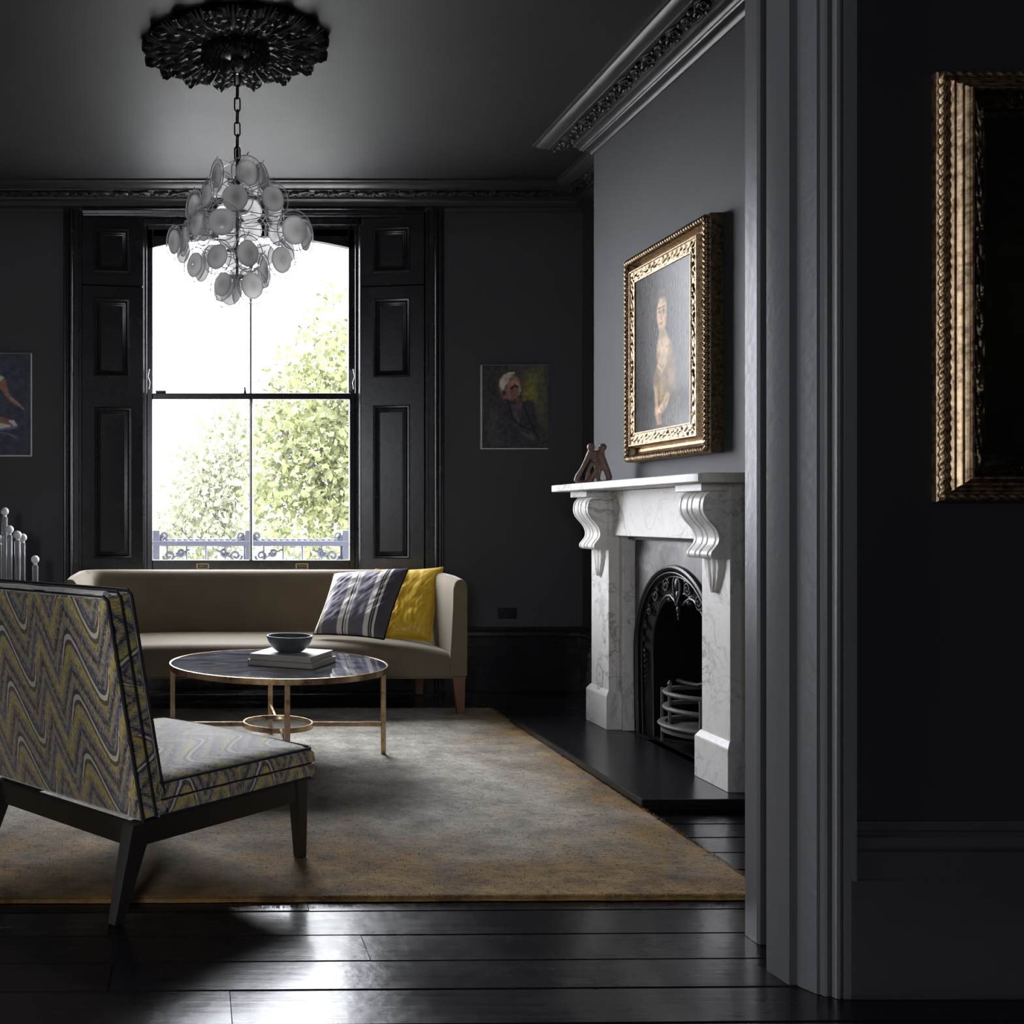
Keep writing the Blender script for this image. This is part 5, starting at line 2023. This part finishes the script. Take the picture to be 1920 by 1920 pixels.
m.grid(seat2, nx, ny)
tp = list(m.v)
ring = [i for i in range(nx)] + [j * nx + nx - 1 for j in range(1, ny)] + [(ny - 1) * nx + i for i in range(nx - 2, -1, -1)] + [j * nx for j in range(ny - 2, 0, -1)]
lv = []
for zz, off in ((.345, .007), (.318, .009), (.315, .002), (.310, .009), (.285, .008), (SZB, .0)):
    st_ = len(m.v)
    for i in ring:
        x_, y_, _z = tp[i]
        dx = off if x_ > SA1 - .001 else 0
        dy = math.copysign(off, y_) if abs(y_) > HW - .001 else 0
        m.v.append((x_ + dx, y_ + dy, zz))
    lv.append(st_)
prev = ring
for st_ in lv:
    cur = list(range(st_, st_ + len(ring)))
    for i in range(len(ring)):
        j = (i + 1) % len(ring)
        m.f.append((prev[i], prev[j], cur[j], cur[i]))
    prev = cur
m.f.append(tuple(prev))
o = part('seat', m, M['flame'], chair, smooth=50, local=True)
uv_planar(o)
# piping: back outline (rear and front edges, centre seam) and seat seams
def outline(fn, xoff, inset=.004):
    return [(fn(v_)[0] + xoff, -HW - inset, fn(v_)[1]) for v_ in np.linspace(.0, .985, 20)] + [(fn(1)[0] + xoff, y_, fn(1)[1] + .004) for y_ in np.linspace(-HW + .012, HW - .012, 20)] + [(fn(v_)[0] + xoff, HW + inset, fn(v_)[1]) for v_ in np.linspace(.985, .0, 20)]


part('piping', MB().tube(outline(rear_, .004), .0048, 6), M['piping'], chair, local=True)
part('piping', MB().tube(outline(front_, -.004), .0048, 6), M['piping'], chair, local=True)
mid_ = lambda v_: ((rear_(v_)[0] * .45 + front_(v_)[0] * .55), rear_(v_)[1] + .010)
part('piping', MB().tube(outline(mid_, 0, .002), .0040, 6), M['piping'], chair, local=True)
part('top_cord', MB().tube([(rear_(1)[0] + .012, y_, rear_(1)[1] + .006 + .002 * hnoise(y_ * 9)) for y_ in np.linspace(-HW + .01, HW - .01, 30)], .012, 8), M['cord'], chair, local=True)


def seatseam(zz, off, r):
    pts = [(SA0, -HW - off, zz)] + [(x_, -HW - off, zz) for x_ in np.linspace(SA0 + .05, SA1 - .01, 12)] + [(SA1 + off, -HW + .01, zz)] + [(SA1 + off, y_, zz) for y_ in np.linspace(-HW + .05, HW - .05, 10)] + [(SA1 + off, HW - .01, zz), (SA1 - .01, HW + off, zz), (SA0, HW + off, zz)]
    return MB().tube(pts, r, 6)


part('piping', seatseam(.361, .004, .0048), M['piping'], chair, local=True)
part('piping', seatseam(.3145, .006, .0036), M['piping'], chair, local=True)
part('piping', seatseam(.268, .004, .0044), M['piping'], chair, local=True)
# ebonised frame
RT, RB = .262, .196
X0, X1 = XR0 + .005, .375
for yy in (-HW + .006, HW - .028):
    part('side_rail', MB().box((X0 + .03, yy, RB), (X1 - .03, yy + .022, RT)), M['ebony'], chair, smooth=0, local=True, bevel=.002)
part('rear_rail', MB().box((X0 + .003, -HW + .03, RB), (X0 + .025, HW - .03, RT - .002)), M['ebony'], chair, smooth=0, local=True, bevel=.002)
part('front_rail', MB().box((X1 - .025, -HW + .03, RB), (X1 - .003, HW - .03, RT)), M['ebony'], chair, smooth=0, local=True, bevel=.002)
for sy in (-1, 1):
    yo = sy * HW
    yi = sy * (HW - .046)
    yb = sy * (HW - .030)
    a0, a1 = sorted((yo, yi))
    b0, b1 = sorted((yo - sy * .004, yb - sy * .004))
    zf = RUGZ
    part('front_leg', MB().hexa([(X1 - .034, b0, zf), (X1 - .004, b0, zf), (X1 - .004, b1, zf), (X1 - .034, b1, zf)], [(X1 - .052, a0, RT + .003), (X1, a0, RT + .003), (X1, a1, RT + .003), (X1 - .052, a1, RT + .003)]), M['ebony'], chair, smooth=0, local=True, bevel=.003)
    zf = .001 if sy < 0 else RUGZ
    xr = X0 - .062
    part('rear_leg', MB().hexa([(xr - .004, b0, zf), (xr + .030, b0, zf), (xr + .030, b1, zf), (xr - .004, b1, zf)], [(X0 - .004, a0, RT - .001), (X0 + .075, a0, RT - .001), (X0 + .075, a1, RT - .001), (X0 - .004, a1, RT - .001)]), M['ebony'], chair, smooth=0, local=True, bevel=.003)

# ------------------------------------------------------------------ acrylic lamp on a side table, left edge
LY = 6.30
tbx = at(12, 0, LY).x - .05
st = thing('side_table', 'small dark side table under the acrylic lamp, behind the chair', 'side table', (tbx, LY, 0))
part('tabletop', MB().lathe([(.17, .648), (.18, .652), (.18, .664), (.175, .668)], 40, lambda x, y_, z: (tbx + x, LY + y_, z)), M['ebony'], st, smooth=30)
part('pedestal', MB().lathe([(.018, .02), (.02, .3), (.016, .648)], 20, lambda x, y_, z: (tbx + x, LY + y_, z)), M['ebony'], st)
part('foot', MB().lathe([(.14, .0015), (.14, .012), (.03, .03), (.02, .05)], 40, lambda x, y_, z: (tbx + x, LY + y_, z)), M['ebony'], st, smooth=30)
lamp = thing('acrylic_lamp', 'table lamp of clear acrylic tubes topped with white globe bulbs', 'lamp', (tbx, LY, .668))
part('chrome_base', MB().lathe([(.165, .6685), (.165, .680), (.158, .684)], 40, lambda x, y_, z: (tbx + x, LY + y_, z)), M['chrome'], lamp, smooth=30)
part('chrome_collar', MB().lathe([(.045, .850), (.05, .852), (.05, .862), (.03, .866), (.03, .890), (.045, .894), (.045, .902)], 28, lambda x, y_, z: (tbx - .035 + x, LY + y_ + .02, z)), M['chrome'], lamp, smooth=30)
for px, py, dd, stem_w in ((9, 959, .05, .018), (18, 993, -.07, .017), (33, 1003, -.09, .0185), (43, 1008, .03, .015), (66, 1049, .0, .0185), (0, 1011, .09, .016), (-18, 985, -.02, .018), (-30, 1030, -.08, .018)):
    d = LY + dd
    c = at(px, py, d)
    R_ = .0245
    part('globe_bulb', MB().ball(c, R_, 18, 12).tube([c + Vector((0, 0, -.020)), c + Vector((0, 0, -.032))], .011, 12), M['bulb'], lamp, smooth=60)
    part('acrylic_tube', MB().lathe([(stem_w, .6845), (stem_w, c.z - .034), (stem_w * .55, c.z - .033), (stem_w * .55, .6845), (stem_w, .6845)], 20, lambda x, y_, z, c=c, d=d: (c.x + x, d + y_, z), cap=False), M['acrylic'], lamp, smooth=40)

# socket plate low on the back wall
so = thing('wall_socket', 'black double socket plate low on the back wall', 'socket', (at(952, 0, 6.79).x, YB, at(0, 1150, 6.79).z))
sx = at(952, 0, 6.79).x
sz = at(0, 1150, 6.79).z
part('plate', MB().box((sx - .06, YB - .008, sz - .035), (sx + .06, YB - .0005, sz + .035)), M['gloss'], so, smooth=0, bevel=.003)
for q in (-.035, .035):
    part('switch', MB().box((sx + q - .008, YB - .014, sz + .012), (sx + q + .008, YB - .0101, sz + .026)), M['gloss'], so, smooth=0, bevel=.001)
